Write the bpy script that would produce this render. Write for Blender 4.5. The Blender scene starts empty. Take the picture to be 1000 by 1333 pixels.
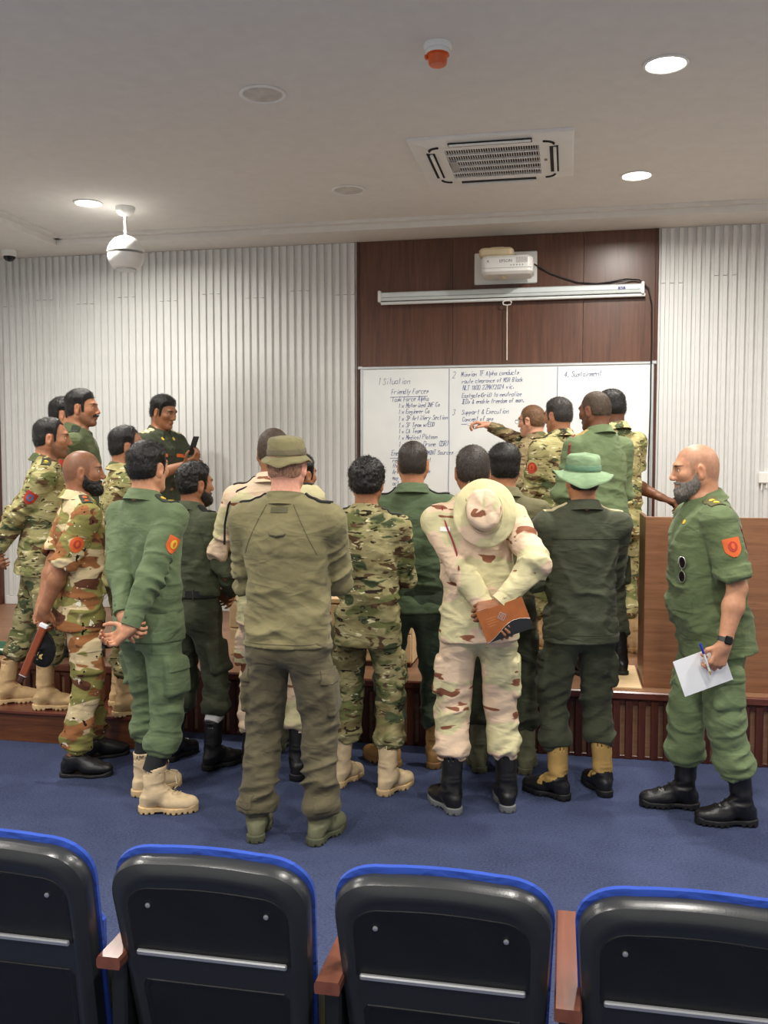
import bpy, math, random
import numpy as np
from mathutils import Vector, Matrix
from mathutils.bvhtree import BVHTree

SC = bpy.context.scene
COL = SC.collection
R_ = math.radians

# ------------------------------------------------------------------ camera
cam_d = bpy.data.cameras.new('camera')
cam = bpy.data.objects.new('camera', cam_d)
COL.objects.link(cam)
cam.location = (0, 0, 1.72)
cam.rotation_euler = (R_(90 - 3.4), 0, R_(11.3))
cam_d.sensor_fit = 'VERTICAL'
cam_d.sensor_height = 36.0
cam_d.lens = 36.0 * 1200 / 1333
cam_d.clip_start = 0.05
SC.camera = cam

# ------------------------------------------------------------------ world, view
wd = bpy.data.worlds.new('world'); SC.world = wd; wd.use_nodes = True
wd.node_tree.nodes['Background'].inputs[0].default_value = (1.0, 0.985, 0.955, 1)
wd.node_tree.nodes['Background'].inputs[1].default_value = 0.9
SC.view_settings.view_transform = 'Standard'
SC.view_settings.look = 'None'
SC.view_settings.exposure = 0.12
SC.view_settings.gamma = 1.0
SC.view_settings.use_curve_mapping = False
LAMP_W = 41.0            # watts of one lit ceiling downlight
LAMP_COL = (1.0, 0.95, 0.87)

# ------------------------------------------------------------------ materials
def lin(c):
    c = c / 255.0
    return c / 12.92 if c <= 0.04045 else ((c + 0.055) / 1.055) ** 2.4
def S(r, g, b):
    return (lin(r), lin(g), lin(b), 1.0)
MATS = {}
def nn(nt, t, **kw):
    n = nt.nodes.new(t)
    for k, v in kw.items(): setattr(n, k, v)
    return n
def base_mat(name, rough=0.6, metallic=0.0, spec=0.5):
    m = bpy.data.materials.new(name); m.use_nodes = True
    nt = m.node_tree
    b = nt.nodes['Principled BSDF']
    b.inputs['Roughness'].default_value = rough
    b.inputs['Metallic'].default_value = metallic
    b.inputs['Specular IOR Level'].default_value = spec
    return m, nt, b
def coords(nt, scale=(1, 1, 1), loc=(0, 0, 0)):
    tc = nn(nt, 'ShaderNodeTexCoord'); mp = nn(nt, 'ShaderNodeMapping')
    mp.inputs['Scale'].default_value = scale; mp.inputs['Location'].default_value = loc
    nt.links.new(tc.outputs['Object'], mp.inputs['Vector'])
    return mp.outputs['Vector']
def noise(nt, vec, scale, detail=2.0, rough=0.5, dist=0.0):
    n = nn(nt, 'ShaderNodeTexNoise')
    n.inputs['Scale'].default_value = scale; n.inputs['Detail'].default_value = detail
    n.inputs['Roughness'].default_value = rough; n.inputs['Distortion'].default_value = dist
    nt.links.new(vec, n.inputs['Vector'])
    return n.outputs['Fac']
def mixc(nt, fac, a, b):
    n = nn(nt, 'ShaderNodeMix', data_type='RGBA')
    for sock, v in ((n.inputs[0], fac), (n.inputs[6], a), (n.inputs[7], b)):
        if isinstance(v, (tuple, float, int)): sock.default_value = v
        else: nt.links.new(v, sock)
    return n.outputs[2]
def ramp(nt, fac, lo, hi):
    n = nn(nt, 'ShaderNodeMapRange')
    n.inputs[1].default_value = lo; n.inputs[2].default_value = hi
    n.clamp = True
    nt.links.new(fac, n.inputs[0])
    return n.outputs[0]
def bump(nt, b, fac, strength=0.2, dist=0.01):
    n = nn(nt, 'ShaderNodeBump')
    n.inputs['Strength'].default_value = strength; n.inputs['Distance'].default_value = dist
    nt.links.new(fac, n.inputs['Height'])
    nt.links.new(n.outputs['Normal'], b.inputs['Normal'])
def solid(name, col, rough=0.6, metallic=0.0, var=0.06, scale=12, bmp=0.0, bscale=80, spec=0.5):
    if name in MATS: return MATS[name]
    m, nt, b = base_mat(name, rough, metallic, spec)
    v = coords(nt)
    f = noise(nt, v, scale, 3)
    d = tuple(max(0, c * (1 - var * 3)) for c in col[:3]) + (1,)
    l = tuple(min(1, c * (1 + var * 2)) for c in col[:3]) + (1,)
    nt.links.new(mixc(nt, ramp(nt, f, 0.3, 0.7), d, l), b.inputs['Base Color'])
    if bmp: bump(nt, b, noise(nt, v, bscale, 2), bmp, 0.004)
    MATS[name] = m
    return m
def cloth(name, col, rough=0.85, var=0.05):
    """woven cloth: soft fading of the dye, fine creases as relief"""
    if name in MATS: return MATS[name]
    m, nt, b = base_mat(name, rough, 0, 0.25)
    v = coords(nt)
    f = noise(nt, v, 7, 4, 0.6)
    d = tuple(c * (1 - var * 3) for c in col[:3]) + (1,)
    l = tuple(min(1, c * (1 + var * 3)) for c in col[:3]) + (1,)
    nt.links.new(mixc(nt, ramp(nt, f, 0.3, 0.7), d, l), b.inputs['Base Color'])
    crease(nt, b)
    b.inputs['Sheen Weight'].default_value = 0.08
    MATS[name] = m
    return m
def crease(nt, b, strength=0.4):
    v = coords(nt, (1.0, 1.0, 2.0))
    f = noise(nt, v, 9.0, 2.5, 0.5, 0.7)
    g = noise(nt, coords(nt, (1.0, 1.0, 2.2), (3, 1, 2)), 5.5, 1.5, 0.4, 0.9)
    a = nn(nt, 'ShaderNodeMath', operation='SUBTRACT'); a.inputs[1].default_value = 0.5
    nt.links.new(g, a.inputs[0])
    c = nn(nt, 'ShaderNodeMath', operation='ABSOLUTE'); nt.links.new(a.outputs[0], c.inputs[0])
    e = nn(nt, 'ShaderNodeMath', operation='MULTIPLY_ADD'); e.inputs[1].default_value = -1.6
    nt.links.new(c.outputs[0], e.inputs[0]); nt.links.new(f, e.inputs[2])
    bump(nt, b, e.outputs[0], strength, 0.024)
def camo(name, base, layers, rough=0.85):
    """layers: (scale, stretch(x,y,z), threshold, softness, colour, offset)"""
    if name in MATS: return MATS[name]
    m, nt, b = base_mat(name, rough, 0, 0.2)
    c = base
    for i, (sc, st, th, so, col, off) in enumerate(layers):
        v = coords(nt, st, (off, off * 1.7, off * 0.6))
        f = noise(nt, v, sc, 2.5, 0.55, 0.5)
        c = mixc(nt, ramp(nt, f, th, th + so), c, col)
    nt.links.new(c, b.inputs['Base Color'])
    crease(nt, b)
    MATS[name] = m
    return m
def wood(name, dark, light, grain='Z', rough=0.4, scale=1.0, streak=1.0):
    if name in MATS: return MATS[name]
    m, nt, b = base_mat(name, rough)
    st = {'X': (0.9, 14, 14), 'Y': (14, 0.9, 14), 'Z': (14, 14, 0.9)}[grain]
    v = coords(nt, tuple(q * scale for q in st))
    f = noise(nt, v, 2.2, 6, 0.65, 0.6 * streak)
    g = noise(nt, v, 9.0, 3, 0.6)
    a = mixc(nt, ramp(nt, f, 0.3, 0.7), dark, light)
    dk = tuple(q * 0.55 for q in dark[:3]) + (1,)
    a = mixc(nt, ramp(nt, g, 0.62, 0.8), a, dk)
    nt.links.new(a, b.inputs['Base Color'])
    bump(nt, b, g, 0.05, 0.002)
    MATS[name] = m
    return m
def emit(name, col, strength):
    m = bpy.data.materials.new(name); m.use_nodes = True
    b = m.node_tree.nodes['Principled BSDF']
    b.inputs['Base Color'].default_value = (0.9, 0.9, 0.88, 1)
    b.inputs['Emission Color'].default_value = col + (1,) if len(col) == 3 else col
    b.inputs['Emission Strength'].default_value = strength
    return m

# ------------------------------------------------------------------ mesh helpers
def link(name, me, mat=None, parent=None, loc=None):
    o = bpy.data.objects.new(name, me); COL.objects.link(o)
    if mat is not None and me is not None: me.materials.append(mat)
    if parent is not None: o.parent = parent
    if loc is not None: o.location = loc
    return o
def tag(o, label=None, cat=None, group=None, kind=None):
    if label: o['label'] = label
    if cat: o['category'] = cat
    if group: o['group'] = group
    if kind: o['kind'] = kind
    return o
def empty(name, loc, rz=0.0, label=None, cat=None, group=None):
    o = bpy.data.objects.new(name, None); COL.objects.link(o)
    o.location = loc; o.rotation_euler = (0, 0, rz); o.empty_display_size = 0.1
    return tag(o, label, cat, group)
class MB:
    def __init__(s): s.v = []; s.f = []
    def add(s, v, f):
        n = len(s.v); s.v += [tuple(p) for p in v]; s.f += [tuple(i + n for i in q) for q in f]; return s
    def box(s, lo, hi, bev=0.0, M=None):
        x0, y0, z0 = lo; x1, y1, z1 = hi
        if bev <= 0:
            v = [(x0,y0,z0),(x1,y0,z0),(x1,y1,z0),(x0,y1,z0),(x0,y0,z1),(x1,y0,z1),(x1,y1,z1),(x0,y1,z1)]
            f = [(0,3,2,1),(4,5,6,7),(0,1,5,4),(1,2,6,5),(2,3,7,6),(3,0,4,7)]
        else:
            b = min(bev, (x1-x0)/2.01, (y1-y0)/2.01, (z1-z0)/2.01)
            v = []; idx = {}
            for sx in (0, 1):
                for sy in (0, 1):
                    for sz in (0, 1):
                        X, Y, Z = (x0, x1)[sx], (y0, y1)[sy], (z0, z1)[sz]
                        ix, iy, iz = (b, -b)[sx], (b, -b)[sy], (b, -b)[sz]
                        for k, p in enumerate(((X, Y+iy, Z+iz), (X+ix, Y, Z+iz), (X+ix, Y+iy, Z))):
                            idx[sx, sy, sz, k] = len(v); v.append(p)
            f = []
            for q in (0, 1):
                a = [idx[q,0,0,0], idx[q,1,0,0], idx[q,1,1,0], idx[q,0,1,0]]; f.append(a if q else a[::-1])
                a = [idx[0,q,0,1], idx[1,q,0,1], idx[1,q,1,1], idx[0,q,1,1]]; f.append(a[::-1] if q else a)
                a = [idx[0,0,q,2], idx[1,0,q,2], idx[1,1,q,2], idx[0,1,q,2]]; f.append(a if q else a[::-1])
            for s1 in (0, 1):
                for s2 in (0, 1):
                    e = [(idx[0,s1,s2,1], idx[1,s1,s2,1], idx[1,s1,s2,2], idx[0,s1,s2,2]), (s1 + s2) % 2 == 0]
                    f.append(e[0] if not e[1] else e[0][::-1])
                    e = [(idx[s1,0,s2,0], idx[s1,1,s2,0], idx[s1,1,s2,2], idx[s1,0,s2,2]), (s1 + s2) % 2 == 0]
                    f.append(e[0] if e[1] else e[0][::-1])
                    e = [(idx[s1,s2,0,0], idx[s1,s2,1,0], idx[s1,s2,1,1], idx[s1,s2,0,1]), (s1 + s2) % 2 == 0]
                    f.append(e[0][::-1] if e[1] else e[0])
                    for s3 in (0, 1):
                        t = (idx[s1,s2,s3,0], idx[s1,s2,s3,1], idx[s1,s2,s3,2])
                        f.append(t if (s1 + s2 + s3) % 2 else t[::-1])
        if M is not None: v = [tuple(M @ Vector(p)) for p in v]
        return s.add(v, f)
    def lathe(s, prof, seg=24, M=None):
        v = []; f = []
        for r, z in prof:
            for k in range(seg):
                a = 2 * math.pi * k / seg
                v.append((r * math.cos(a), r * math.sin(a), z))
        n = len(prof)
        for i in range(n - 1):
            for k in range(seg):
                k2 = (k + 1) % seg
                f.append((i*seg+k, i*seg+k2, (i+1)*seg+k2, (i+1)*seg+k))
        f.append(tuple(range(seg))[::-1]); f.append(tuple((n-1)*seg + k for k in range(seg)))
        if M is not None: v = [tuple(M @ Vector(p)) for p in v]
        return s.add(v, f)
    def tube(s, pts, r, seg=8):
        pts = [Vector(p) for p in pts]; v = []; f = []
        rr = r if isinstance(r, (list, tuple)) else [r] * len(pts)
        up = Vector((0.13, 0.21, 0.97))
        for i, p in enumerate(pts):
            d = (pts[min(i+1, len(pts)-1)] - pts[max(i-1, 0)]).normalized()
            a = d.cross(up)
            if a.length < 1e-3: a = d.cross(Vector((1, 0, 0)))
            a.normalize(); b = d.cross(a).normalized()
            for k in range(seg):
                t = 2 * math.pi * k / seg
                v.append(p + rr[i] * (math.cos(t) * a + math.sin(t) * b))
        for i in range(len(pts) - 1):
            for k in range(seg):
                k2 = (k + 1) % seg
                f.append((i*seg+k, (i+1)*seg+k, (i+1)*seg+k2, i*seg+k2))
        f.append(tuple(range(seg))); f.append(tuple((len(pts)-1)*seg + k for k in range(seg))[::-1])
        return s.add(v, f)
    def prism(s, poly, d0, d1, M=None):
        """poly in (x, z), extruded along y from d0 to d1"""
        n = len(poly)
        v = [(x, d0, z) for x, z in poly] + [(x, d1, z) for x, z in poly]
        f = [tuple(range(n)), tuple(range(n, 2*n))[::-1]]
        f += [(i, i + n, (i+1) % n + n, (i+1) % n) for i in range(n)]
        if M is not None: v = [tuple(M @ Vector(p)) for p in v]
        return s.add(v, f)
    def mesh(s, name, smooth=None):
        me = bpy.data.meshes.new(name); me.from_pydata(s.v, [], s.f); me.validate()
        if smooth is not None:
            import bmesh
            bm = bmesh.new(); bm.from_mesh(me)
            bmesh.ops.recalc_face_normals(bm, faces=bm.faces)
            for fc in bm.faces: fc.smooth = True
            for e in bm.edges:
                if len(e.link_faces) == 2 and e.calc_face_angle(0) > R_(smooth): e.smooth = False
            bm.to_mesh(me); bm.free()
        me.update()
        return me
    def obj(s, name, mat, parent=None, smooth=None, loc=None):
        return link(name, s.mesh(name, smooth), mat, parent, loc)
def npmesh(name, V, Q, smooth=True):
    me = bpy.data.meshes.new(name)
    V = np.ascontiguousarray(V, np.float32); Q = np.ascontiguousarray(Q, np.int32)
    me.vertices.add(len(V)); me.vertices.foreach_set('co', V.ravel())
    k = Q.shape[1]
    me.loops.add(Q.size); me.loops.foreach_set('vertex_index', Q.ravel())
    me.polygons.add(len(Q))
    me.polygons.foreach_set('loop_start', np.arange(0, Q.size, k, dtype=np.int32))
    me.update(calc_edges=True)
    if smooth: me.polygons.foreach_set('use_smooth', np.ones(len(Q), bool))
    me.update()
    return me
def copy_thing(o, loc, rz=None):
    c = o.copy(); COL.objects.link(c); c.location = loc
    if rz is not None: c.rotation_euler = (0, 0, rz)
    for ch in o.children:
        d = ch.copy(); COL.objects.link(d); d.parent = c
        for g in ch.children:
            e = g.copy(); COL.objects.link(e); e.parent = d
    return c
# ================================================================== THE ROOM
D = 7.5          # back wall
ZC = 3.55        # recessed ceiling
ZS = 3.48        # lower border of the ceiling
STG = 0.39       # stage height
M_plaster = solid('white plaster ceiling', S(226, 224, 220), 0.85, var=0.01)
M_wallw = solid('white satin wall panel', S(218, 219, 217), 0.55, var=0.01)
M_pwood = wood('walnut wall laminate', S(74, 46, 33), S(106, 68, 49), 'Z', 0.32)
M_mahog = wood('mahogany stage wood', S(58, 28, 20), S(92, 48, 34), 'Z', 0.3)
M_mahogx = wood('mahogany nosing', S(76, 38, 28), S(112, 62, 48), 'X', 0.25)
M_stepw = wood('step front pine stained', S(70, 38, 22), S(118, 70, 40), 'X', 0.35, 0.6, 3.0)
M_deskw = wood('desk walnut veneer', S(116, 76, 50), S(152, 106, 74), 'X', 0.4)
M_maple = wood('maple board', S(206, 176, 132), S(226, 198, 156), 'X', 0.5)
M_stagetop = wood('stage deck laminate', S(118, 84, 62), S(146, 108, 82), 'X', 0.45)
M_white = solid('white plastic', S(235, 235, 232), 0.4, var=0.01)
M_cream = solid('yellowed plastic', S(222, 204, 168), 0.45, var=0.02)
M_black = solid('black plastic', S(22, 22, 24), 0.45, var=0.05)
M_alu = solid('brushed aluminium', S(200, 204, 206), 0.35, 0.8, var=0.02)
M_dark = solid('dark recess', S(26, 25, 25), 0.8, var=0.05)

def carpet_mat():
    m, nt, b = base_mat('blue carpet', 0.95, 0, 0.1)
    v = coords(nt)
    f = noise(nt, v, 3.0, 5, 0.6); g = noise(nt, coords(nt, (1, 1.6, 1)), 95, 3, 0.7)
    h = noise(nt, coords(nt, (40, 160, 1)), 1.0, 2, 0.6)
    a = mixc(nt, ramp(nt, f, 0.35, 0.65), S(48, 54, 78), S(60, 67, 94))
    a = mixc(nt, ramp(nt, g, 0.35, 0.75), a, S(78, 88, 120))
    a = mixc(nt, ramp(nt, h, 0.58, 0.8), a, S(38, 44, 68))
    nt.links.new(a, b.inputs['Base Color'])
    bump(nt, b, g, 0.7, 0.008)
    return m
M_carpet = carpet_mat()
XL, XR, YF = -5.35, 4.2, -4.5
fl = MB().box((XL, YF, -0.1), (XR, D + .1, 0)).obj('floor', M_carpet); tag(fl, kind='structure')
# ceiling: recess with stepped border
cb = MB()
TX0, TX1, TY0, TY1 = -4.2, 3.1, -3.6, 7.1
cb.box((XL, YF, ZC), (XR, D + .1, ZC + .1))
ceil_ = cb.obj('ceiling', M_plaster); tag(ceil_, kind='structure')
def border(name, lo, hi):
    o = MB().box(lo, hi).obj(name, M_plaster); tag(o, kind='structure'); return o
border('trim_1', (XL, TY1, ZS), (XR, D + .1, ZC + .02))
border('trim_2', (XL, YF, ZS), (TX0, TY1 + .001, ZC + .02))
border('trim_3', (TX1, YF, ZS), (XR, TY1 + .001, ZC + .02))
# slim inner lip of the border (a second small step)
border('trim_4', (TX0, TY1 - .05, ZS + .045), (TX1, TY1 + .01, ZC + .02))
border('trim_5', (TX0 - .01, YF, ZS + .045), (TX0 + .05, TY1, ZC + .02))
# walls
wb = MB().box((XL, D, 0), (XR, D + .1, ZC)).obj('wall_back', M_wallw); tag(wb, kind='structure')
wl = MB().box((XL - .1, YF, 0), (XL, D + .1, ZC)).obj('wall_left', M_wallw); tag(wl, kind='structure')
wr = MB().box((XR, YF, 0), (XR + .1, D + .1, ZC)).obj('wall_right', M_wallw); tag(wr, kind='structure')
# fluted wall cladding: one rib = one piece, three ribs to a panel, every other panel joined at z 3.06
PITCH, RIB, DEP = 0.065, 0.037, 0.022
def rib_mesh(z0, z1):
    b = 0.0035
    p = [(-RIB/2, 0), (-RIB/2 + b, -DEP), (RIB/2 - b, -DEP), (RIB/2, 0)]
    mb = MB(); v = [(x, y, z0) for x, y in p] + [(x, y, z1) for x, y in p]
    mb.add(v, [(0, 1, 5, 4), (1, 2, 6, 5), (2, 3, 7, 6), (0, 3, 2, 1), (4, 5, 6, 7), (3, 0, 4, 7)])
    me = mb.mesh('rib'); me.materials.append(M_wallw); return me
rib_full = rib_mesh(STG + .08, ZS - .004)
rib_low = [rib_mesh(STG + .08, 3.055), rib_mesh(STG + .08, 3.10)]
rib_top = [rib_mesh(3.0595, ZS - .004), rib_mesh(3.1045, ZS - .004)]
def ribs(x0, x1):
    n = int((x1 - x0) / PITCH)
    for i in range(n):
        x = x1 - (i + .5) * PITCH if x1 < 0 else x0 + (i + .5) * PITCH
        grp = i // 3
        ms = [rib_full] if grp % 2 else [rib_low[(grp // 2) % 2], rib_top[(grp // 2) % 2]]
        for me in ms: link('rib', me, None, wb, (x, D + .0005, 0))
ribs(-5.0, -1.725); ribs(.668, 2.9)
bb = MB().box((-5.0, D - .02, STG), (-1.72, D, STG + .075), .004).obj('baseboard_left', M_wallw); tag(bb, kind='structure')
bb = MB().box((.67, D - .02, STG), (2.9, D, STG + .075), .004).obj('baseboard_right', M_wallw); tag(bb, kind='structure')
dj = MB().box((-5.32, D - .06, STG), (-5.02, D, 2.68), .006).obj('door_1', M_mahog); tag(dj, kind='structure')
# walnut laminate field behind the board: tall sheets with fine joints
xs = [-1.715, -.93, .10, .655]
for a, b in zip(xs, xs[1:]):
    MB().box((a + .0012, D - .02, STG), (b - .0012, D, ZS - .003), .001).obj('wall_sheet', M_pwood, wb)
MB().box((-1.722, D - .03, STG), (-1.698, D, ZS - .003), .003).obj('edge_strip', M_mahog, wb)
MB().box((.64, D - .03, STG), (.664, D, ZS - .003), .003).obj('edge_strip', M_mahog, wb)
# stage
st = MB().box((XL, 5.36, 0), (XR, D, STG - .03)).obj('floor_stage', M_stagetop); tag(st, kind='structure')
MB().box((XL, 5.35, STG - .03), (XR, D, STG), .0).obj('deck', M_stagetop, st)
MB().box((XL, 5.325, STG - .045), (XR, 5.352, STG + .003), .008).obj('nosing', M_mahogx, st)
MB().box((XL, 5.345, STG - .075), (XR, 5.36, STG - .046), .003).obj('rail', M_mahog, st)
MB().box((XL, 5.345, 0), (XR, 5.36, .02), .003).obj('plinth', M_mahog, st)
sl = MB().box((-.021, 5.338, .0), (.021, 5.361, STG - .05), .004).mesh('slat'); sl.materials.append(M_mahog)
for i in range(int((XR - XL) / .07)):
    link('slat', sl, None, st, (XL + .035 + i * .07, 0, 0))
# lower step on the left
sp = empty('stage_step', (-3.9, 5.14, 0), 0, 'dark wooden step with bold grain below the left part of the stage', 'step')
MB().box((-1.45, -.18, 0), (1.46, .183, .17), .002).obj('riser', M_stepw, sp)
MB().box((-1.45, -.2, .17), (1.47, .183, .195), .006).obj('tread', M_mahogx, sp)

# ------------------------------------------------------------------ whiteboard with stroke handwriting
GL = {
'a':'4535243332 4542', 'b':'0802 0434243302', 'c':'4434231242', 'd':'4842 4434231232', 'e':'0444352513030232 42'[:18], 'f':'4738281802 0535',
'g':'4535243342 4541302010', 'h':'0802 04354342', 'i':'2522 2727', 'j':'3531201001', 'k':'0802 4503 1442', 'l':'2822', 'm':'0502 0415252422 2435454442',
'n':'0502 0435454442', 'o':'2504032232434425', 'p':'0500 0535443302', 'q':'4535243342 4540', 'r':'0502 04253545', 's':'4525143342 3202'[:14], 't':'2822 0636',
'u':'0503122243 4542', 'v':'052245', 'w':'0512243245', 'x':'0542 4502', 'y':'0523 450010', 'z':'05450242',
'A':'022842 1434', 'B':'0802 08384735054443320'[:19], 'C':'4738181704033242', 'D':'0802 0828474332 3202', 'E':'480802 0535 0242', 'F':'480802 0535', 'G':'473817041232434535',
'H':'0802 4842 0545', 'I':'0848 2822 0242', 'J':'4843221203', 'K':'0802 4805 1542', 'L':'080242', 'M':'0208244842', 'N':'02084248', 'O':'2807043243472 8'[:14],
'P':'0802 0838464505', 'Q':'280704324347 28 3341', 'R':'0802 083846453505 2542', 'S':'473818072534433212 03', 'T':'0848 2822', 'U':'0803223243 48'[:13], 'V':'082248',
'W':'0812263248', 'X':'0842 4802', 'Y':'0825 4825 2522', 'Z':'08480242',
'0':'2807032232434728', '1':'172822', '2':'0718384602 42', '3':'0848254433120 3'[:13], '4':'0804444 4842'[:8], '8':'2507284725034223'+'25', '.':'2222 2322', ',':'2321', '(':'3827242231'[:8],
')':'1827242211'[:8], '/':'4802', '&':'4217283704122244', '-':'1535', '=':'0545 0343',
}
GL.update({'a': '4515041242 4542', 'b': '0802 0535443302', 'c': '4515041242', 'd': '4842 4515041242', 'e': '04444525041232', 'g': '4515041343 4541301001', 'h': '0802 05354442',
    'o': '15041232443515', 'p': '0500 0535443303', 's': '45251444331202', 't': '2822 1636', 'f': '47382822 1535', 'B': '0838463505 0535433202 0802', 'C': '4738180703123243', 'D': '0802 082847432202',
    'O': '2807031232434728', 'P': '0802 0838463505', 'R': '0802 0838463505 1542', 'S': '473818073543321203', 'U': '0803123243 4843', '0': '2807031232434728', '2': '071838460242', '3': '08482544331203',
    '4': '380444 3832', '8': '2507284725 2503224325', '(': '38262432', ')': '18262412', 'Q': '2807031232434728 3341'})
M_ink = solid('blue marker ink', S(92, 104, 156), 0.6, var=0.05)
M_ink2 = solid('faded marker ink', S(128, 136, 168), 0.6, var=0.05)
def ink_text(mb, txt, x, z, h, rnd, wd=.0042, y=-.0006, slope=.02):
    """one line of slanted marker handwriting, drawn as ribbons on the board face"""
    u = h / 6.0; cx = x
    for ch in txt:
        if ch == ' ': cx += u * 2.6; continue
        g = GL.get(ch)
        if g:
            jx, jz, js = rnd.uniform(-.2, .2), rnd.uniform(-.25, .25), rnd.uniform(.9, 1.1)
            for stroke in g.split():
                pts = [(int(stroke[i]), int(stroke[i+1])) for i in range(0, len(stroke) - 1, 2)]
                P = []
                for a, b in pts:
                    a = a * .58 * js + jx + rnd.uniform(-.13, .13); b = (b - 2) * js + jz + rnd.uniform(-.13, .13)
                    P.append((cx + (a + b * .18) * u, z + b * u + (cx - x) * slope))
                if len(P) == 2 and abs(P[0][0]-P[1][0]) + abs(P[0][1]-P[1][1]) < wd: P[1] = (P[0][0] + wd, P[0][1] + wd)
                for (ax, az), (bx, bz) in zip(P, P[1:]):
                    dx, dz = bx - ax, bz - az; L = math.hypot(dx, dz) or 1e-6
                    nx, nz = -dz / L * wd / 2, dx / L * wd / 2; ex, ez = dx / L * wd * .4, dz / L * wd * .4
                    mb.add([(ax-nx-ex, y, az-nz-ez), (ax+nx-ex, y, az+nz-ez), (bx+nx+ex, y, bz+nz+ez), (bx-nx+ex, y, bz-nz+ez)], [(0, 3, 2, 1)])
        cx += u * (2.2 if ch in 'ilI1.,()' else 3.2)
    return cx
def build_whiteboard():
    WX0, WX1, WZ0, WZ1 = -1.69, .642, 1.22, 2.462
    y = D - .021
    t = empty('whiteboard', (-.524, y, WZ0), 0, 'large white board covered in blue handwriting on the walnut wall', 'whiteboard')
    o = Vector((-.524, y, WZ0))
    def P(p): return tuple(Vector(p) - o)
    mw, nt, b = base_mat('glossy white board', 0.16)
    v = coords(nt); b.inputs['Base Color'].default_value = S(238, 241, 240)
    nt.links.new(mixc(nt, ramp(nt, noise(nt, v, 2.0, 4), .4, .8), S(240, 243, 242), S(226, 231, 234)), b.inputs['Base Color'])
    MB().box(P((WX0 + .01, y - .016, WZ0 + .01)), P((WX1 - .01, y, WZ1 - .01))).obj('board_panel', mw, t)
    for lo, hi in (((WX0, y - .024, WZ1 - .022), (WX1, y, WZ1)), ((WX0, y - .024, WZ0), (WX1, y, WZ0 + .022)),
                   ((WX0, y - .024, WZ0), (WX0 + .022, y, WZ1)), ((WX1 - .022, y - .024, WZ0), (WX1, y, WZ1))):
        MB().box(P(lo), P(hi), .004).obj('frame_rail', M_alu, t)
    for x in (WX0, WX1):
        MB().box(P((x - .02, y - .028, WZ1 - .024)), P((x + .02, y, WZ1 + .006)), .006).obj('corner_cap', M_alu, t)
    yf = y - .0165
    def line(txt, x, z, h, ink=M_ink, under=False, name='handwriting', wd=.0036):
        rnd = random.Random(hash(txt) % 1000 + int(z * 100)) if False else random.Random(len(txt) * 31 + int(z * 1000))
        mb = MB(); e = ink_text(mb, txt, x, z, h * .82, rnd, wd)
        if under:
            mb.add([(x - .01, -.0006, z - .022), (e - .01, -.0006, z - .018), (e - .01, -.0006, z - .0225), (x - .01, -.0006, z - .0265)], [(0, 1, 2, 3)])
        q = mb.obj(name, ink, t); q.location = (-o.x, yf - o.y, -o.z); q['kind'] = 'stuff'
    def px(x, yv):          # board point from its place on the photographed board
        return None
    L = [("1 Situation", -1.54, 2.315, .062, M_ink2, False), ("Friendly Forces", -1.43, 2.235, .05, M_ink, True), ("Task Force Alpha", -1.425, 2.175, .046, M_ink, False),
         ("1 x Motorized INF Co", -1.37, 2.125, .043, M_ink, False), ("1 x Engineer Co", -1.37, 2.075, .043, M_ink, False), ("1 x SP Artillery Section", -1.37, 2.02, .043, M_ink, False),
         ("1 x SF Team w/EOD", -1.37, 1.965, .043, M_ink, False), ("1 x CA Team", -1.37, 1.915, .043, M_ink, False), ("1 x Medical Platoon", -1.37, 1.865, .043, M_ink, False),
         ("1 x Shadow Drone (ISR)", -1.37, 1.805, .047, M_ink, False), ("Enemy Forces", -1.43, 1.735, .047, M_ink, True), ("HUMINT Sources", -1.165, 1.74, .042, M_ink, False),
         ("report emplacement", -1.42, 1.68, .042, M_ink, False), ("that TF Alpha", -1.42, 1.635, .042, M_ink, False), ("Area of these IEDs", -1.42, 1.585, .042, M_ink, False),
         ("may be remote", -1.42, 1.535, .042, M_ink, False), ("act at least", -1.42, 1.49, .042, M_ink, False), ("1x ate and", -1.42, 1.44, .042, M_ink, False),
         ("2 x 1 Jack,", -1.41, 1.385, .044, M_ink, False), ("before Eastgate,", -1.41, 1.33, .044, M_ink, False),
         ("2", -.925, 2.36, .062, M_ink2, False), ("Mission TF Alpha conducts", -.855, 2.37, .045, M_ink, False), ("route clearance of MSR Black", -.85, 2.315, .042, M_ink, False),
         ("NLT 1800 22MAY2024 vic.", -.845, 2.26, .044, M_ink, False), ("Eastgate(Grid) to neutralize", -.85, 2.20, .042, M_ink, False), ("IEDs & enable freedom of man.", -.85, 2.15, .042, M_ink, False),
         ("3", -.925, 2.06, .062, M_ink2, False), ("Support & Execution", -.85, 2.065, .047, M_ink, False), ("Concept of ops", -.845, 2.01, .042, M_ink, True),
         ("4. Sustainment", -.04, 2.352, .05, M_ink, False)]
    for a in L: line(*a)
    for pts in ([(-.953, 2.435), (-.955, 2.1), (-.951, 1.8), (-.957, 1.5), (-.954, 1.26)], [(-.092, 2.435), (-.094, 2.2), (-.09, 2.05), (-.072, 1.9), (-.078, 1.6), (-.075, 1.26)]):
        mb = MB()
        for (ax, az), (bx, bz) in zip(pts, pts[1:]):
            mb.add([(ax - .003, -.0006, az), (ax + .003, -.0006, az), (bx + .003, -.0006, bz), (bx - .003, -.0006, bz)], [(0, 3, 2, 1)])
        q = mb.obj('divider_line', M_ink2, t); q.location = (-o.x, yf - o.y, -o.z)
build_whiteboard()

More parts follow.
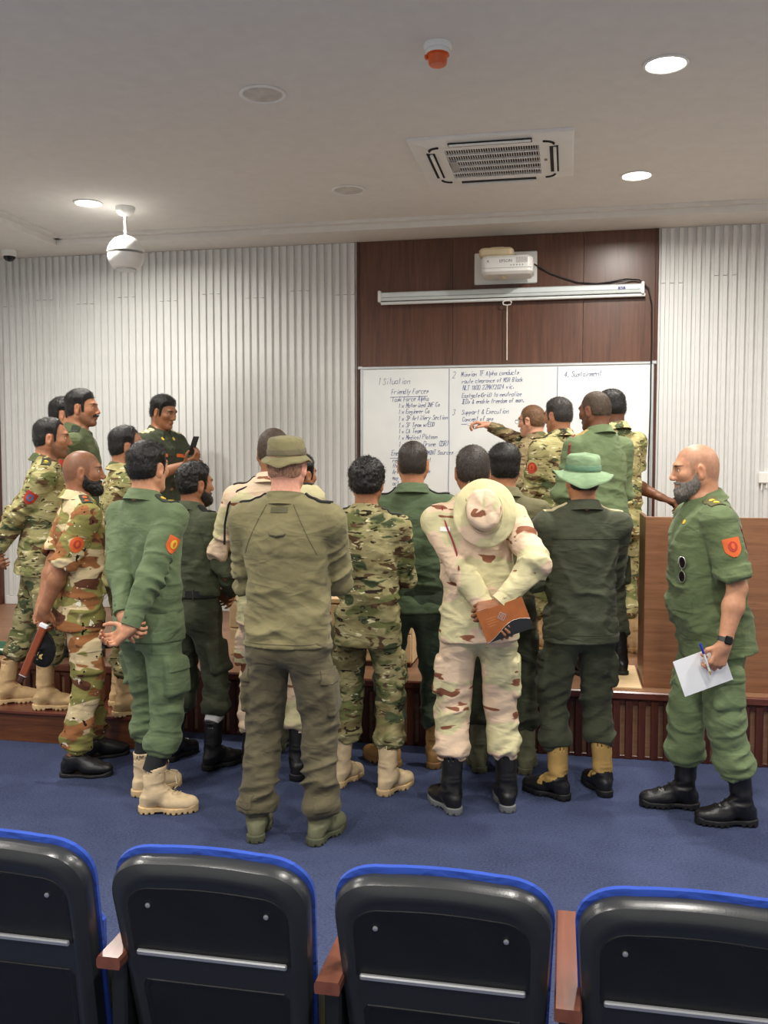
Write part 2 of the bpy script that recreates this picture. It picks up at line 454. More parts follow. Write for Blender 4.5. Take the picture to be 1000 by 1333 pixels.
# ------------------------------------------------------------------ lettering (plain print)
def text_obj(txt, size, mat, parent, M, name='lettering', ext=.0004):
    cu = bpy.data.curves.new(name, 'FONT'); cu.body = txt; cu.size = size; cu.extrude = ext
    cu.align_x = 'CENTER'; cu.align_y = 'CENTER'; cu.resolution_u = 3
    o = bpy.data.objects.new('tmp_lettering', cu); COL.objects.link(o)
    bpy.context.view_layer.update()
    me = bpy.data.meshes.new_from_object(o.evaluated_get(bpy.context.evaluated_depsgraph_get()))
    bpy.data.objects.remove(o); bpy.data.curves.remove(cu)
    me.materials.clear()
    q = link(name, me, mat, parent); q.matrix_local = M
    return q
FACE_CAM = Matrix(((1, 0, 0, 0), (0, 0, -1, 0), (0, 1, 0, 0), (0, 0, 0, 1)))     # text upright, facing -y

# ------------------------------------------------------------------ roller screen
def build_screen():
    x0, x1, zt, zb = -1.52, .545, 3.055, 2.985
    t = empty('roller_screen', (-.49, D - .02, zb), 0, 'long white roll-up projection screen case over the whiteboard', 'screen')
    o = Vector(t.location)
    def rel(*p): return tuple(Vector(p) - o)
    prof = [(-.072, .012), (-.066, .0), (-.01, .0), (0, .006), (0, .07), (-.052, .07), (-.066, .062), (-.072, .05)]
    mb = MB(); n = len(prof)
    v = [(x0 - o.x, a, b) for a, b in prof] + [(x1 - o.x, a, b) for a, b in prof]
    mb.add(v, [(i, i + n, (i + 1) % n + n, (i + 1) % n) for i in range(n)] + [tuple(range(n)), tuple(range(n, 2 * n))[::-1]])
    mb.obj('case', solid('pale enamel', S(214, 222, 222), .35, var=.01), t, 30)
    for x in (x0, x1):
        MB().box(rel(x - .012, D - .098, zb - .012), rel(x + .012, D - .02, zt + .012), .006).obj('end_cap', M_white, t)
    MB().tube([rel(x0 + .01, D - .065, zb - .018), rel(x1 + .02, D - .065, zb - .018)], .013, 10).obj('bottom_bar', solid('bar grey white', S(226, 230, 230), .35, var=.01), t, 40)
    MB().box(rel(x0 + .02, D - .094, zb + .022), rel(x1 - .02, D - .09, zb + .027)).obj('groove', solid('groove grey', S(150, 158, 160), .5), t)
    lb = MB().box(rel(.36, D - .0945, zb + .026), rel(.415, D - .0915, zb + .046), .001).obj('badge', solid('navy badge', S(36, 44, 120), .4), t)
    lb['label'] = 'navy badge'
    text_obj('SLIT', .016, M_white, t, Matrix.Translation(rel(.3875, D - .0948, zb + .036)) @ FACE_CAM)
    # pull handle: flat D ring
    pts = [rel(-.49 + a, D - .07, zb - .04 + b) for a, b in ((-.035, 0), (-.03, -.018), (0, -.024), (.03, -.018), (.035, 0), (.02, .012), (-.02, .012), (-.035, 0))]
    MB().tube(pts, .0055, 6).obj('pull_handle', M_white, t, 60)
    MB().tube([rel(-.49, D - .07, zb - .06), rel(-.49, D - .07, zb - .12), rel(-.488, D - .072, 2.49)], .0045, 6).obj('pull_cord', solid('white cord', S(222, 216, 200), .7), t, 60)
build_screen()

# ------------------------------------------------------------------ projector
def rbox(x0, x1, y0, y1, z0, z1, r, seg=5, ch=.012):
    """box with corners rounded in plan (x, y) and a chamfered top and bottom edge"""
    pl = []
    for cx, cy, a0 in ((x1 - r, y1 - r, 0), (x0 + r, y1 - r, 90), (x0 + r, y0 + r, 180), (x1 - r, y0 + r, 270)):
        for k in range(seg + 1):
            a = R_(a0 + 90 * k / seg); pl.append((cx + r * math.cos(a), cy + r * math.sin(a)))
    n = len(pl); mx, my = (x0 + x1) / 2, (y0 + y1) / 2
    def ins(d): return [(mx + (x - mx) * (1 - d / ((x1 - x0) / 2)), my + (y - my) * (1 - d / ((y1 - y0) / 2))) for x, y in pl]
    v = []
    for d, z in ((ch, z0), (0, z0 + ch), (0, z1 - ch), (ch, z1)):
        v += [(x, y, z) for x, y in ins(d)]
    f = [(i*n+k, i*n+(k+1) % n, (i+1)*n+(k+1) % n, (i+1)*n+k) for i in range(3) for k in range(n)]
    f += [tuple(range(n))[::-1], tuple(3*n + k for k in range(n))]
    return MB().add(v, f)
def build_projector():
    t = empty('projector', (-.505, D - .02, 3.06), 0, 'white short-throw projector on a white wall plate above the screen case', 'projector')
    MB().box((-.25, -.015, .035), (.245, 0, .285), .012).obj('wall_plate', M_white, t)
    MB().box((-.06, -.2, .215), (.05, -.01, .255), .006).obj('mount_arm', M_white, t)
    rbox(-.175, .225, -.33, -.06, .055, .195, .05, 5, .02).obj('body', M_white, t, 30)
    rbox(-.19, .075, -.29, -.1, .197, .265, .035, 5, .016).obj('top_cover', M_cream, t, 30)
    MB().box((-.1, -.25, .265), (-.0, -.16, .275), .004).obj('cover_plate', M_cream, t)
    for k in range(8): MB().box((.1 + k * .011, -.3335, .135), (.105 + k * .011, -.329, .175)).obj('vent_slit', solid('grey slit', S(190, 190, 188), .6), t)
    MB().box((-.16, -.3325, .098), (.215, -.329, .1015)).obj('seam', solid('grey slit', S(190, 190, 188), .6), t)
    text_obj('EPSON', .032, solid('grey print', S(120, 122, 126), .5), t, Matrix.Translation((.02, -.331, .15)) @ FACE_CAM)
    text_obj('A', .03, solid('grey print', S(120, 122, 126), .5), t, Matrix.Translation((-.115, -.331, .15)) @ FACE_CAM)
    for k in range(5): MB().lathe([(.004, 0), (.004, .004)], 8, Matrix.Translation((.06 + k * .022, -.331, .118)) @ Matrix.Rotation(R_(90), 4, 'X')).obj('button', solid('grey print', S(120, 122, 126), .5), t)
    MB().lathe([(.016, 0), (.016, .02), (.01, .024)], 12, Matrix.Translation((.0, -.24, .032))).obj('foot', M_cream, t, 40)
build_projector()
c = MB().tube([(-.44, D - .12, 3.30), (-.36, D - .12, 3.285), (-.3, D - .04, 3.25), (-.15, D - .03, 3.16), (.05, D - .03, 3.085), (.2, D - .03, 3.07), (.3, D - .04, 3.078),
               (.42, D - .05, 3.095), (.52, D - .05, 3.085), (.59, D - .05, 3.02), (.615, D - .05, 2.9), (.62, D - .052, 2.6), (.617, D - .055, 2.4), (.618, D - .055, 2.1), (.61, D - .055, 1.7), (.612, D - .055, 1.3), (.612, D - .03, .6), (.612, D - .03, STG)], .006, 6).obj('power_cable', M_black, None, 60)
tag(c, 'black cable running from the projector down past the right of the whiteboard', 'cable')
c = MB().tube([(.5, D - .045, 3.09), (.4, D - .04, 3.075), (.3, D - .03, 3.06), (.22, D - .03, 3.0)], .004, 6).obj('signal_cable', solid('grey cable', S(140, 136, 130), .5), None, 60)
tag(c, 'thin grey cable crossing the right end of the screen case', 'cable')

# ------------------------------------------------------------------ ceiling fittings
def downlight(x, y, lit, label, vis=True):
    t = empty('downlight', (x, y, ZC), 0, label, 'ceiling light', 'lit recessed downlights')
    MB().lathe([(.088, .0), (.105, -.001), (.105, -.006), (.094, -.009), (.088, -.004)], 28).obj('trim_ring', M_white, t, 40)
    MB().lathe([(.089, -.0035), (.089, -.005)], 28).obj('lens', EM, t)
    ld = bpy.data.lights.new('lamp', 'AREA'); ld.shape = 'DISK'; ld.size = .17; ld.energy = LAMP_W; ld.color = LAMP_COL; ld.spread = R_(165)
    lo = bpy.data.objects.new('lamp', ld); COL.objects.link(lo); lo.parent = t; lo.location = (0, 0, -.012)
EM = emit('lamp glow', LAMP_COL, 14.0)
downlight(.424, 4.583, True, 'lit downlight at right, the nearer and larger one')
downlight(.413, 6.314, True, 'lit downlight at right, nearer the walnut wall')
downlight(-3.415, 6.214, True, 'lit downlight at left beside the white hanging globe')
for x, y, l in ((.42, 2.75, 'lit downlight overhead right, second row back, out of view'), (-3.4, 4.5, 'lit downlight overhead left, second row, out of view'), (-3.4, 2.75, 'lit downlight overhead left, third row, out of view'),
                (.42, .9, 'lit downlight above the seats at right, out of view'), (-3.4, .9, 'lit downlight above the seats at left, out of view'), (-1.5, 1.6, 'lit downlight above the middle seats, out of view'), (-1.5, -.8, 'lit downlight behind the middle seats, out of view'), (2.9, 5.2, 'lit downlight at far right by the wall, out of view'), (2.3, 3.6, 'lit downlight at far right over the floor, out of view')):
    downlight(x, y, True, l)
def speaker_disc(x, y, label):
    t = empty('ceiling_speaker', (x, y, ZC), 0, label, 'speaker', 'unlit round ceiling speakers')
    MB().lathe([(.1, 0), (.118, -.001), (.118, -.006), (.104, -.01), (.1, -.004)], 32).obj('rim', M_white, t, 40)
    MB().lathe([(.101, -.003), (.09, -.007), (.03, -.009), (.001, -.009)], 32).obj('grille', solid('off white mesh', S(206, 203, 196), .7, bmp=.3, bscale=400), t, 40)
speaker_disc(-1.534, 4.553, 'unlit round white disc in the ceiling, nearer and larger one')
speaker_disc(-1.499, 6.265, 'unlit round white disc in the ceiling, farther and smaller one')
def smoke():
    t = empty('smoke_detector', (-.591, 4.176, ZC), 0, 'white smoke detector with an orange dust cap on the ceiling', 'smoke detector')
    MB().lathe([(.062, 0), (.064, -.012), (.058, -.026)], 28).obj('base', M_white, t, 40)
    MB().lathe([(.052, -.026), (.054, -.034), (.05, -.044)], 28).obj('housing', M_white, t, 40)
    MB().lathe([(.05, -.04), (.052, -.048), (.044, -.05), (.04, -.085), (.036, -.09)], 24).obj('dust_cap', solid('orange plastic', S(226, 98, 40), .4), t, 40)
    MB().box((-.058, -.012, -.06), (-.045, .012, -.042), .003).obj('cap_tab', solid('orange plastic', S(226, 98, 40), .4), t)
smoke()
def globe():
    t = empty('hanging_globe_speaker', (-3.212, 6.379, ZC), 0, 'white globe speaker hanging on a thin white rod', 'speaker')
    MB().lathe([(.07, 0), (.072, -.01), (.06, -.04), (.035, -.06), (.012, -.066)], 28).obj('canopy', M_white, t, 40)
    MB().lathe([(.011, -.06), (.011, -.22)], 12).obj('rod', M_white, t, 40)
    R = .135; z0 = -.205 - R
    pr = [(R * math.sin(R_(a)), z0 + R * math.cos(R_(a))) for a in range(4, 91, 8)]
    MB().lathe(pr, 36).obj('upper_shell', M_white, t, 40)
    pr = [(R * math.sin(R_(a)) * .985, z0 - .003 + R * math.cos(R_(a))) for a in range(90, 146, 7)] + [(R * .48, z0 - R * .80)]
    MB().lathe(pr, 36).obj('lower_shell', M_white, t, 40)
    MB().lathe([(R * .56, z0 - R * .80), (R * .56, z0 - R * .86), (R * .46, z0 - R * .87)], 30).obj('grille_ring', solid('grey ring', S(188, 190, 192), .4), t, 40)
globe()
def dome_cam():
    t = empty('dome_camera', (-4.70, 7.2, ZS), 0, 'small white dome security camera under the ceiling border at left', 'camera')
    MB().lathe([(.062, 0), (.064, -.012), (.06, -.045), (.05, -.052)], 24).obj('housing', M_white, t, 40)
    MB().lathe([(.05, -.05), (.046, -.068), (.03, -.086), (.004, -.094)], 24).obj('lens_dome', solid('black glass', S(14, 14, 16), .12), t, 50)
dome_cam()
def air_con():
    t = empty('ceiling_air_conditioner', (-.464, 5.77, ZC), 0, 'square white ceiling cassette air conditioner with dark grille', 'air conditioner')
    W, H = .475, .43
    # bevelled frame as a ring: outer edge to inner opening
    def ring(a, za, b, zb):
        (ax, ay), (bx, by) = a, b
        v = [(-ax, -ay, za), (ax, -ay, za), (ax, ay, za), (-ax, ay, za), (-bx, -by, zb), (bx, -by, zb), (bx, by, zb), (-bx, by, zb)]
        return v, [(i, (i + 1) % 4, (i + 1) % 4 + 4, i + 4) for i in range(4)]
    mb = MB()
    for a in (ring((W, H), 0, (W, H), -.012), ring((W, H), -.012, (W - .01, H - .01), -.018), ring((W - .01, H - .01), -.018, (.36, .345), -.034), ring((.36, .345), -.034, (.275, .285), -.034), ring((.275, .285), -.034, (.275, .285), -.01)):
        mb.add(*a)
    mb.obj('frame', M_white, t)
    # outlet slots, each with louvre flap
    for x0, x1, y0, y1 in ((-.24, .24, -.385, -.335), (-.24, .24, .335, .385), (-.385, -.335, -.24, .24), (.335, .385, -.24, .24)):
        long_x = (x1 - x0) > (y1 - y0)
        MB().box((x0, y0, -.0365), (x1, y1, -.028)).obj('outlet_slot', M_dark, t)
        if long_x:
            ye = y0 if y0 < 0 else y1
            MB().box((x0 + .005, min(ye, ye + (.012 if y0 < 0 else -.012)), -.048), (x1 - .005, max(ye, ye + (.012 if y0 < 0 else -.012)), -.034), .003).obj('louvre', M_white, t)
        else:
            xc = (x0 + x1) / 2
            MB().box((xc - .004, y0 + .005, -.05), (xc + .014, y1 - .005, -.036), .003).obj('louvre', M_white, t)
    for sx in (-1, 1):
        for sy in (-1, 1):
            MB().tube([(sx * (.30 + .06 * math.sin(R_(a))), sy * (.285 + .055 * math.cos(R_(a))), -.035) for a in range(0, 91, 15)], .008, 6).obj('corner_slot', M_dark, t, 60)
    MB().box((-.275, -.285, -.014), (.275, .285, -.01)).obj('grille_back', solid('filter brown', S(74, 62, 58), .8), t)
    mb = MB()
    for k in range(38):
        x = -.268 + k * .0145
        mb.box((x - .0016, -.283, -.032), (x + .0016, .283, -.022))
    g = mb.obj('grille_bars', M_white, t); g['kind'] = 'stuff'
    for y in (-.28, -.17, -.056, .056, .17, .28):
        MB().box((-.275, y - .006, -.0345), (.275, y + .006, -.02), .001).obj('grille_rib', M_white, t)
    MB().box((-.268, -.07, -.042), (-.225, .09, -.03), .004).obj('latch', solid('latch grey', S(170, 168, 164), .4), t)
    MB().box((.3, -.02, -.0355), (.318, .02, -.033), .001).obj('logo_plate', solid('grey print', S(120, 122, 126), .5), t)
air_con()
def socket():
    t = empty('wall_socket_box', (1.465, D - .018, 1.56), 0, 'small white connection box on the ribbed wall at right edge', 'box')
    MB().box((-.04, -.035, -.04), (.05, 0, .05), .008).obj('housing', M_white, t)
    MB().tube([(-.015, -.02, -.04), (-.016, -.018, -.09)], .007, 6).obj('cable_stub', M_white, t)
    MB().tube([(.02, -.02, -.04), (.02, -.018, -.075)], .007, 6).obj('cable_stub', M_white, t)
socket()

# ------------------------------------------------------------------ stage furniture
def desk():
    t = empty('presidium_desk', (1.3, 5.47, STG), 0, 'tall walnut panelled desk at right edge of the stage', 'desk')
    MB().box((-.862, -.012, 0), (1.6, .012, .99), .002).obj('front_panel', M_deskw, t)
    MB().box((-.862, .013, .0), (-.838, .44, .985), .002).obj('side_panel', wood('side panel walnut', S(98, 66, 44), S(128, 90, 60), 'Z', .4), t)
    MB().box((-.835, .013, .70), (1.6, .44, .725), .002).obj('worktop', M_maple, t)
    MB().box((1.576, .013, .0), (1.6, .44, .985), .002).obj('side_panel', M_deskw, t)
desk()
pb = MB().box((.235, 5.40, STG), (.428, 5.98, STG + .012), .002).obj('plywood_board', M_maple); tag(pb, 'pale plywood board lying on the stage beside the walnut desk', 'board')
def cabinet():
    t = empty('drawer_cabinet', (-1.45, 5.68, STG), 0, 'pale maple drawer cabinet on the stage behind the men', 'cabinet')
    MB().box((-.72, .0, .03), (.5, .42, .40), .003).obj('body', M_maple, t)
    MB().box((-.74, -.02, .40), (.52, .44, .43), .004).obj('top', wood('maple top', S(214, 180, 130), S(232, 200, 152), 'X', .4), t)
    MB().box((-.70, .02, 0), (.48, .40, .031)).obj('plinth', M_mahog, t)
    for i in range(2):
        for j in range(2):
            x0 = -.71 + i * .605; z0 = .04 + j * .18
            d = MB().box((x0, -.016, z0), (x0 + .595, .002, z0 + .17), .003).obj('drawer', M_maple, t)
            MB().tube([(x0 + .25, -.016, z0 + .1), (x0 + .255, -.034, z0 + .095), (x0 + .34, -.034, z0 + .095), (x0 + .345, -.016, z0 + .1)], .005, 6).obj('handle', M_black, d, 60)
cabinet()
def beret_on_stage():
    t = empty('green_beret', (-3.73, 5.62, STG), R_(20), 'green beret with white lining left on the stage edge at far left', 'beret')
    mb = MB(); seg = 32; prof = [(.02, .052), (.08, .058), (.125, .05), (.142, .034), (.135, .016), (.11, .006), (.098, .004), (.096, .02)]
    v = []
    for r, z in prof:
        for k in range(seg):
            a = 2 * math.pi * k / seg
            w = 1 + .07 * math.sin(2 * a + .5) + .04 * math.sin(5 * a)
            v.append((r * w * math.cos(a), r * w * math.sin(a) * .86, z + (.018 * math.sin(a * 2 + 1) + .01 * math.sin(5 * a + r * 40)) * (z > .01)))
    f = [(i*seg+k, (i+1)*seg+k, (i+1)*seg+(k+1) % seg, i*seg+(k+1) % seg) for i in range(len(prof) - 1) for k in range(seg)] + [tuple(range(seg))]
    mb.add(v, f); mb.obj('crown', cloth('green beret felt', S(44, 84, 62)), t, 70)
    MB().lathe([(.1, 0), (.104, .008), (.101, .022), (.097, .022), (.095, .0)], 28).obj('head_band', cloth('dark band', S(28, 50, 38)), t, 40)
    MB().box((-.07, -.112, .022), (.01, -.103, .046), .002).obj('lining_tag', M_white, t)
    MB().box((-.01, .03, .066), (.05, .06, .071), .002).obj('size_tag', M_white, t)
beret_on_stage()
def bottle():
    t = empty('water_bottle', (-3.98, 5.72, STG), 0, 'clear plastic water bottle on the stage at left edge', 'bottle')
    m, nt, b = base_mat('clear plastic', .08); b.inputs['Transmission Weight'].default_value = .9; b.inputs['IOR'].default_value = 1.2; b.inputs['Base Color'].default_value = (.9, .94, .95, 1)
    MB().lathe([(.026, 0), (.032, .006), (.032, .05), (.030, .055), (.032, .06), (.032, .14), (.024, .175), (.013, .19), (.013, .2)], 20).obj('body', m, t, 40)
    MB().lathe([(.015, .198), (.015, .215), (.012, .218)], 16).obj('cap', M_white, t, 40)
    MB().lathe([(.0325, .07), (.0325, .12)], 20).obj('label_band', solid('bottle label', S(206, 206, 214), .4), t)
bottle()

# ------------------------------------------------------------------ auditorium seats
def seat_outline(w, h, r, bot, n=10):
    """front outline of a seat back: (x, z) loop, rounded shoulders and softly arched top"""
    p = [(-bot, 0), (bot, 0)]
    for k in range(n + 1):
        a = R_(90 * k / n)
        p.append((w - r + r * math.cos(a) ** .85 if k < n else w - r, h - r * .8 + (r * .8) * math.sin(a) ** .9 if k else h - r * .8))
    for k in range(1, 6):
        x = (w - r) * (1 - 2 * k / 6); p.append((x, h + .006 * (1 - (x / (w - r)) ** 2)))
    for k in range(n + 1):
        a = R_(90 - 90 * k / n)
        p.append((-(w - r + r * math.cos(a) ** .85) if k else -(w - r), h - r * .8 + (r * .8) * math.sin(a) ** .9 if k < n else h - r * .8))
    return p
M_shell = solid('black moulded plastic', S(42, 44, 46), 0.28, var=0.02, bmp=.06, bscale=260)
M_panel = solid('black textured plastic', S(17, 18, 20), 0.5, var=0.03, bmp=.12, bscale=320)
M_blue = cloth('blue seat plush', S(40, 70, 158), .9, .04)
M_arm = wood('glossy armrest wood', S(98, 56, 44), S(124, 76, 60), 'Y', .2, .5)
M_chrome = solid('satin chrome', S(190, 192, 194), .35, .6, var=.02)
def loft(loops, cap0=True, cap1=True):
    n = len(loops[0]); v = [p for l in loops for p in l]
    f = [(i*n+k, i*n+(k+1) % n, (i+1)*n+(k+1) % n, (i+1)*n+k) for i in range(len(loops) - 1) for k in range(n)]
    if cap0: f.append(tuple(range(n))[::-1])
    if cap1: f.append(tuple((len(loops)-1)*n + k for k in range(n)))
    return MB().add(v, f)
def inset(ol, d, zb=0.0):
    cx, cz = 0, .3
    w = max(p[0] for p in ol); h = max(p[1] for p in ol)
    return [(x * (1 - d / w), zb + (z - 0) * ((h - d - zb) / h)) for x, z in ol]
def build_seat():
    t = empty('auditorium_seat', (0, 0, 0), 0, None, 'seat', 'row of blue auditorium seats')
    H = .62; base = .18; W = .243
    TL = R_(13)                       # recline: the top leans towards the camera (-y)
    def tr(x, y, z): return (x, y * math.cos(TL) - z * math.sin(TL), base + z * math.cos(TL) + y * math.sin(TL))
    ol = seat_outline(W, H, .12, .215)
    def L(d, y, zb=0.0): return [tr(x, y, z) for x, z in inset(ol, d, zb)]
    # shell: y=0 is the plane of the moulded back, camera side is negative y
    loft([L(.002, .03), L(.0, .022), L(.0, .0), L(.004, -.012), L(.022, -.024), L(.034, -.026), L(.040, -.0235), L(.046, -.022)], True, True).obj('back_shell', M_shell, t, 35)
    # upper recessed panel field, its moulded step and lower panel
    up = seat_outline(.198, .185, .075, .198)
    def U(d, y, z0): return [tr(x * (1 - d / .198), y, z0 + z * (1 - d / .185) + d / 2) for x, z in up]
    loft([U(0, -.0215, .375), U(.004, -.0235, .375), U(.008, -.0235, .375), U(.013, -.0225, .375)], True, True).obj('upper_panel', M_panel, t, 20)
    lo = [(-.17, 0), (.17, 0), (.185, .25), (.175, .268), (-.175, .268), (-.185, .25)]
    def Lo(d, y): return [tr(x * (1 - d / .18), y, .03 + d / 2 + z * (1 - d / .268)) for x, z in lo]
    loft([Lo(0, -.0215), Lo(.004, -.0245), Lo(.012, -.0245), Lo(.016, -.0228)], True, True).obj('lower_panel', M_panel, t, 20)
    sb = MB(); sb.box((-.186, -.033, .372), (.186, -.0222, .386), .003)
    sb.v = [tr(*p) for p in sb.v]; sb.obj('trim_strip', M_chrome, t)
    for sx in (-1, 1):
        mb = MB().lathe([(.006, 0), (.006, .003), (.003, .004)], 10, Matrix.Rotation(R_(90), 4, 'X'))
        mb.v = [tr(x + sx * .145, y - .0225, z + .51) for x, y, z in mb.v]
        mb.obj('screw', M_chrome, t)
    # cushion in front of the shell, a little larger so its blue edge shows
    oc = seat_outline(W + .004, H + .012, .125, .222)
    def Cc(d, y): return [tr(x, y, z) for x, z in inset(oc, d)]
    loft([Cc(.008, .024), Cc(-.001, .029), Cc(-.002, .038), Cc(.006, .045), Cc(.02, .056), Cc(.05, .064), Cc(.09, .068)], True, True).obj('back_cushion', M_blue, t, 50)
    MB().box((-.20, .0, .20), (.20, .075, .56), .03).obj('seat_cushion', M_blue, t)
    MB().box((-.232, .075, .19), (.232, .10, .40), .006).obj('seat_pan', solid('pale beech ply', S(206, 190, 120), .5), t)
    return t
seat_pos = [-1.36, -.81, -.265, .275]
seat_lab = ['blue and black seat cut off by the left edge of the picture', 'second blue and black seat from the left, between two wooden armrests', 'third blue and black seat from the left, left of the long visible armrest', 'blue and black seat at right, cut off by the picture edge']
seat0 = build_seat()
for i, x in enumerate(seat_pos):
    s_ = seat0 if i == 0 else copy_thing(seat0, (0, 0, 0))
    s_.location = (x, 2.09, 0); s_['label'] = seat_lab[i]
def armrest():
    t = empty('armrest', (0, 0, 0), 0, None, 'armrest', 'wooden armrests between the seats')
    pr = [(-.028, .51), (.028, .51), (.03, .517), (.03, .532), (.026, .54), (-.026, .54), (-.03, .532), (-.03, .517)]
    MB().prism(pr, -.22, .22).obj('arm_pad', M_arm, t)
    MB().box((-.02, -.17, .0), (.02, .17, .51), .006).obj('pedestal', M_panel, t)
    return t
a0 = armrest()
for i, (x, l) in enumerate(((-1.055, 'wooden armrest between the first two seats at left'), (-.52, 'wooden armrest between the two middle seats'), (.013, 'wooden armrest with its full length in view, between the third and last seats'), (.55, 'wooden armrest right of the last seat, out of view'))[:3]):
    a_ = a0 if i == 0 else copy_thing(a0, (0, 0, 0))
    a_.location = (x, 2.165, 0); a_['label'] = l
# ================================================================== BODIES: signed distance fields -> one continuous mesh
F32 = np.float32
def A3(*p): return np.array(p, np.float64)
def rotm(x=0, y=0, z=0):
    cx, sx, cy, sy, cz, sz = math.cos(R_(x)), math.sin(R_(x)), math.cos(R_(y)), math.sin(R_(y)), math.cos(R_(z)), math.sin(R_(z))
    X = np.array([[1,0,0],[0,cx,-sx],[0,sx,cx]]); Y = np.array([[cy,0,sy],[0,1,0],[-sy,0,cy]]); Z = np.array([[cz,-sz,0],[sz,cz,0],[0,0,1]])
    return Z @ Y @ X
def unit(v): return v / (np.linalg.norm(v) + 1e-9)
_rs = np.random.RandomState(11)
_NT = (_rs.rand(32, 32, 32) * 2 - 1).astype(F32)
def vn(P):
    P = np.asarray(P, F32); i = np.floor(P); f = P - i; f = f * f * (3 - 2 * f); i = i.astype(np.int32) & 31; j = (i + 1) & 31
    a = _NT
    x0, y0, z0 = i.T; x1, y1, z1 = j.T; fx, fy, fz = f.T
    c00 = a[x0,y0,z0]*(1-fx)+a[x1,y0,z0]*fx; c10 = a[x0,y1,z0]*(1-fx)+a[x1,y1,z0]*fx
    c01 = a[x0,y0,z1]*(1-fx)+a[x1,y0,z1]*fx; c11 = a[x0,y1,z1]*(1-fx)+a[x1,y1,z1]*fx
    return (c00*(1-fy)+c10*fy)*(1-fz)+(c01*(1-fy)+c11*fy)*fz
def ridge(P): return 1 - 2.6 * np.abs(vn(P))
def smin(a, b, k):
    if k <= 0: return np.minimum(a, b)
    h = np.maximum(k - np.abs(a - b), 0) / k
    return np.minimum(a, b) - h * h * k * 0.25
def sstep(x, a, b):
    t = np.clip((x - a) / (b - a), 0, 1); return t * t * (3 - 2 * t)

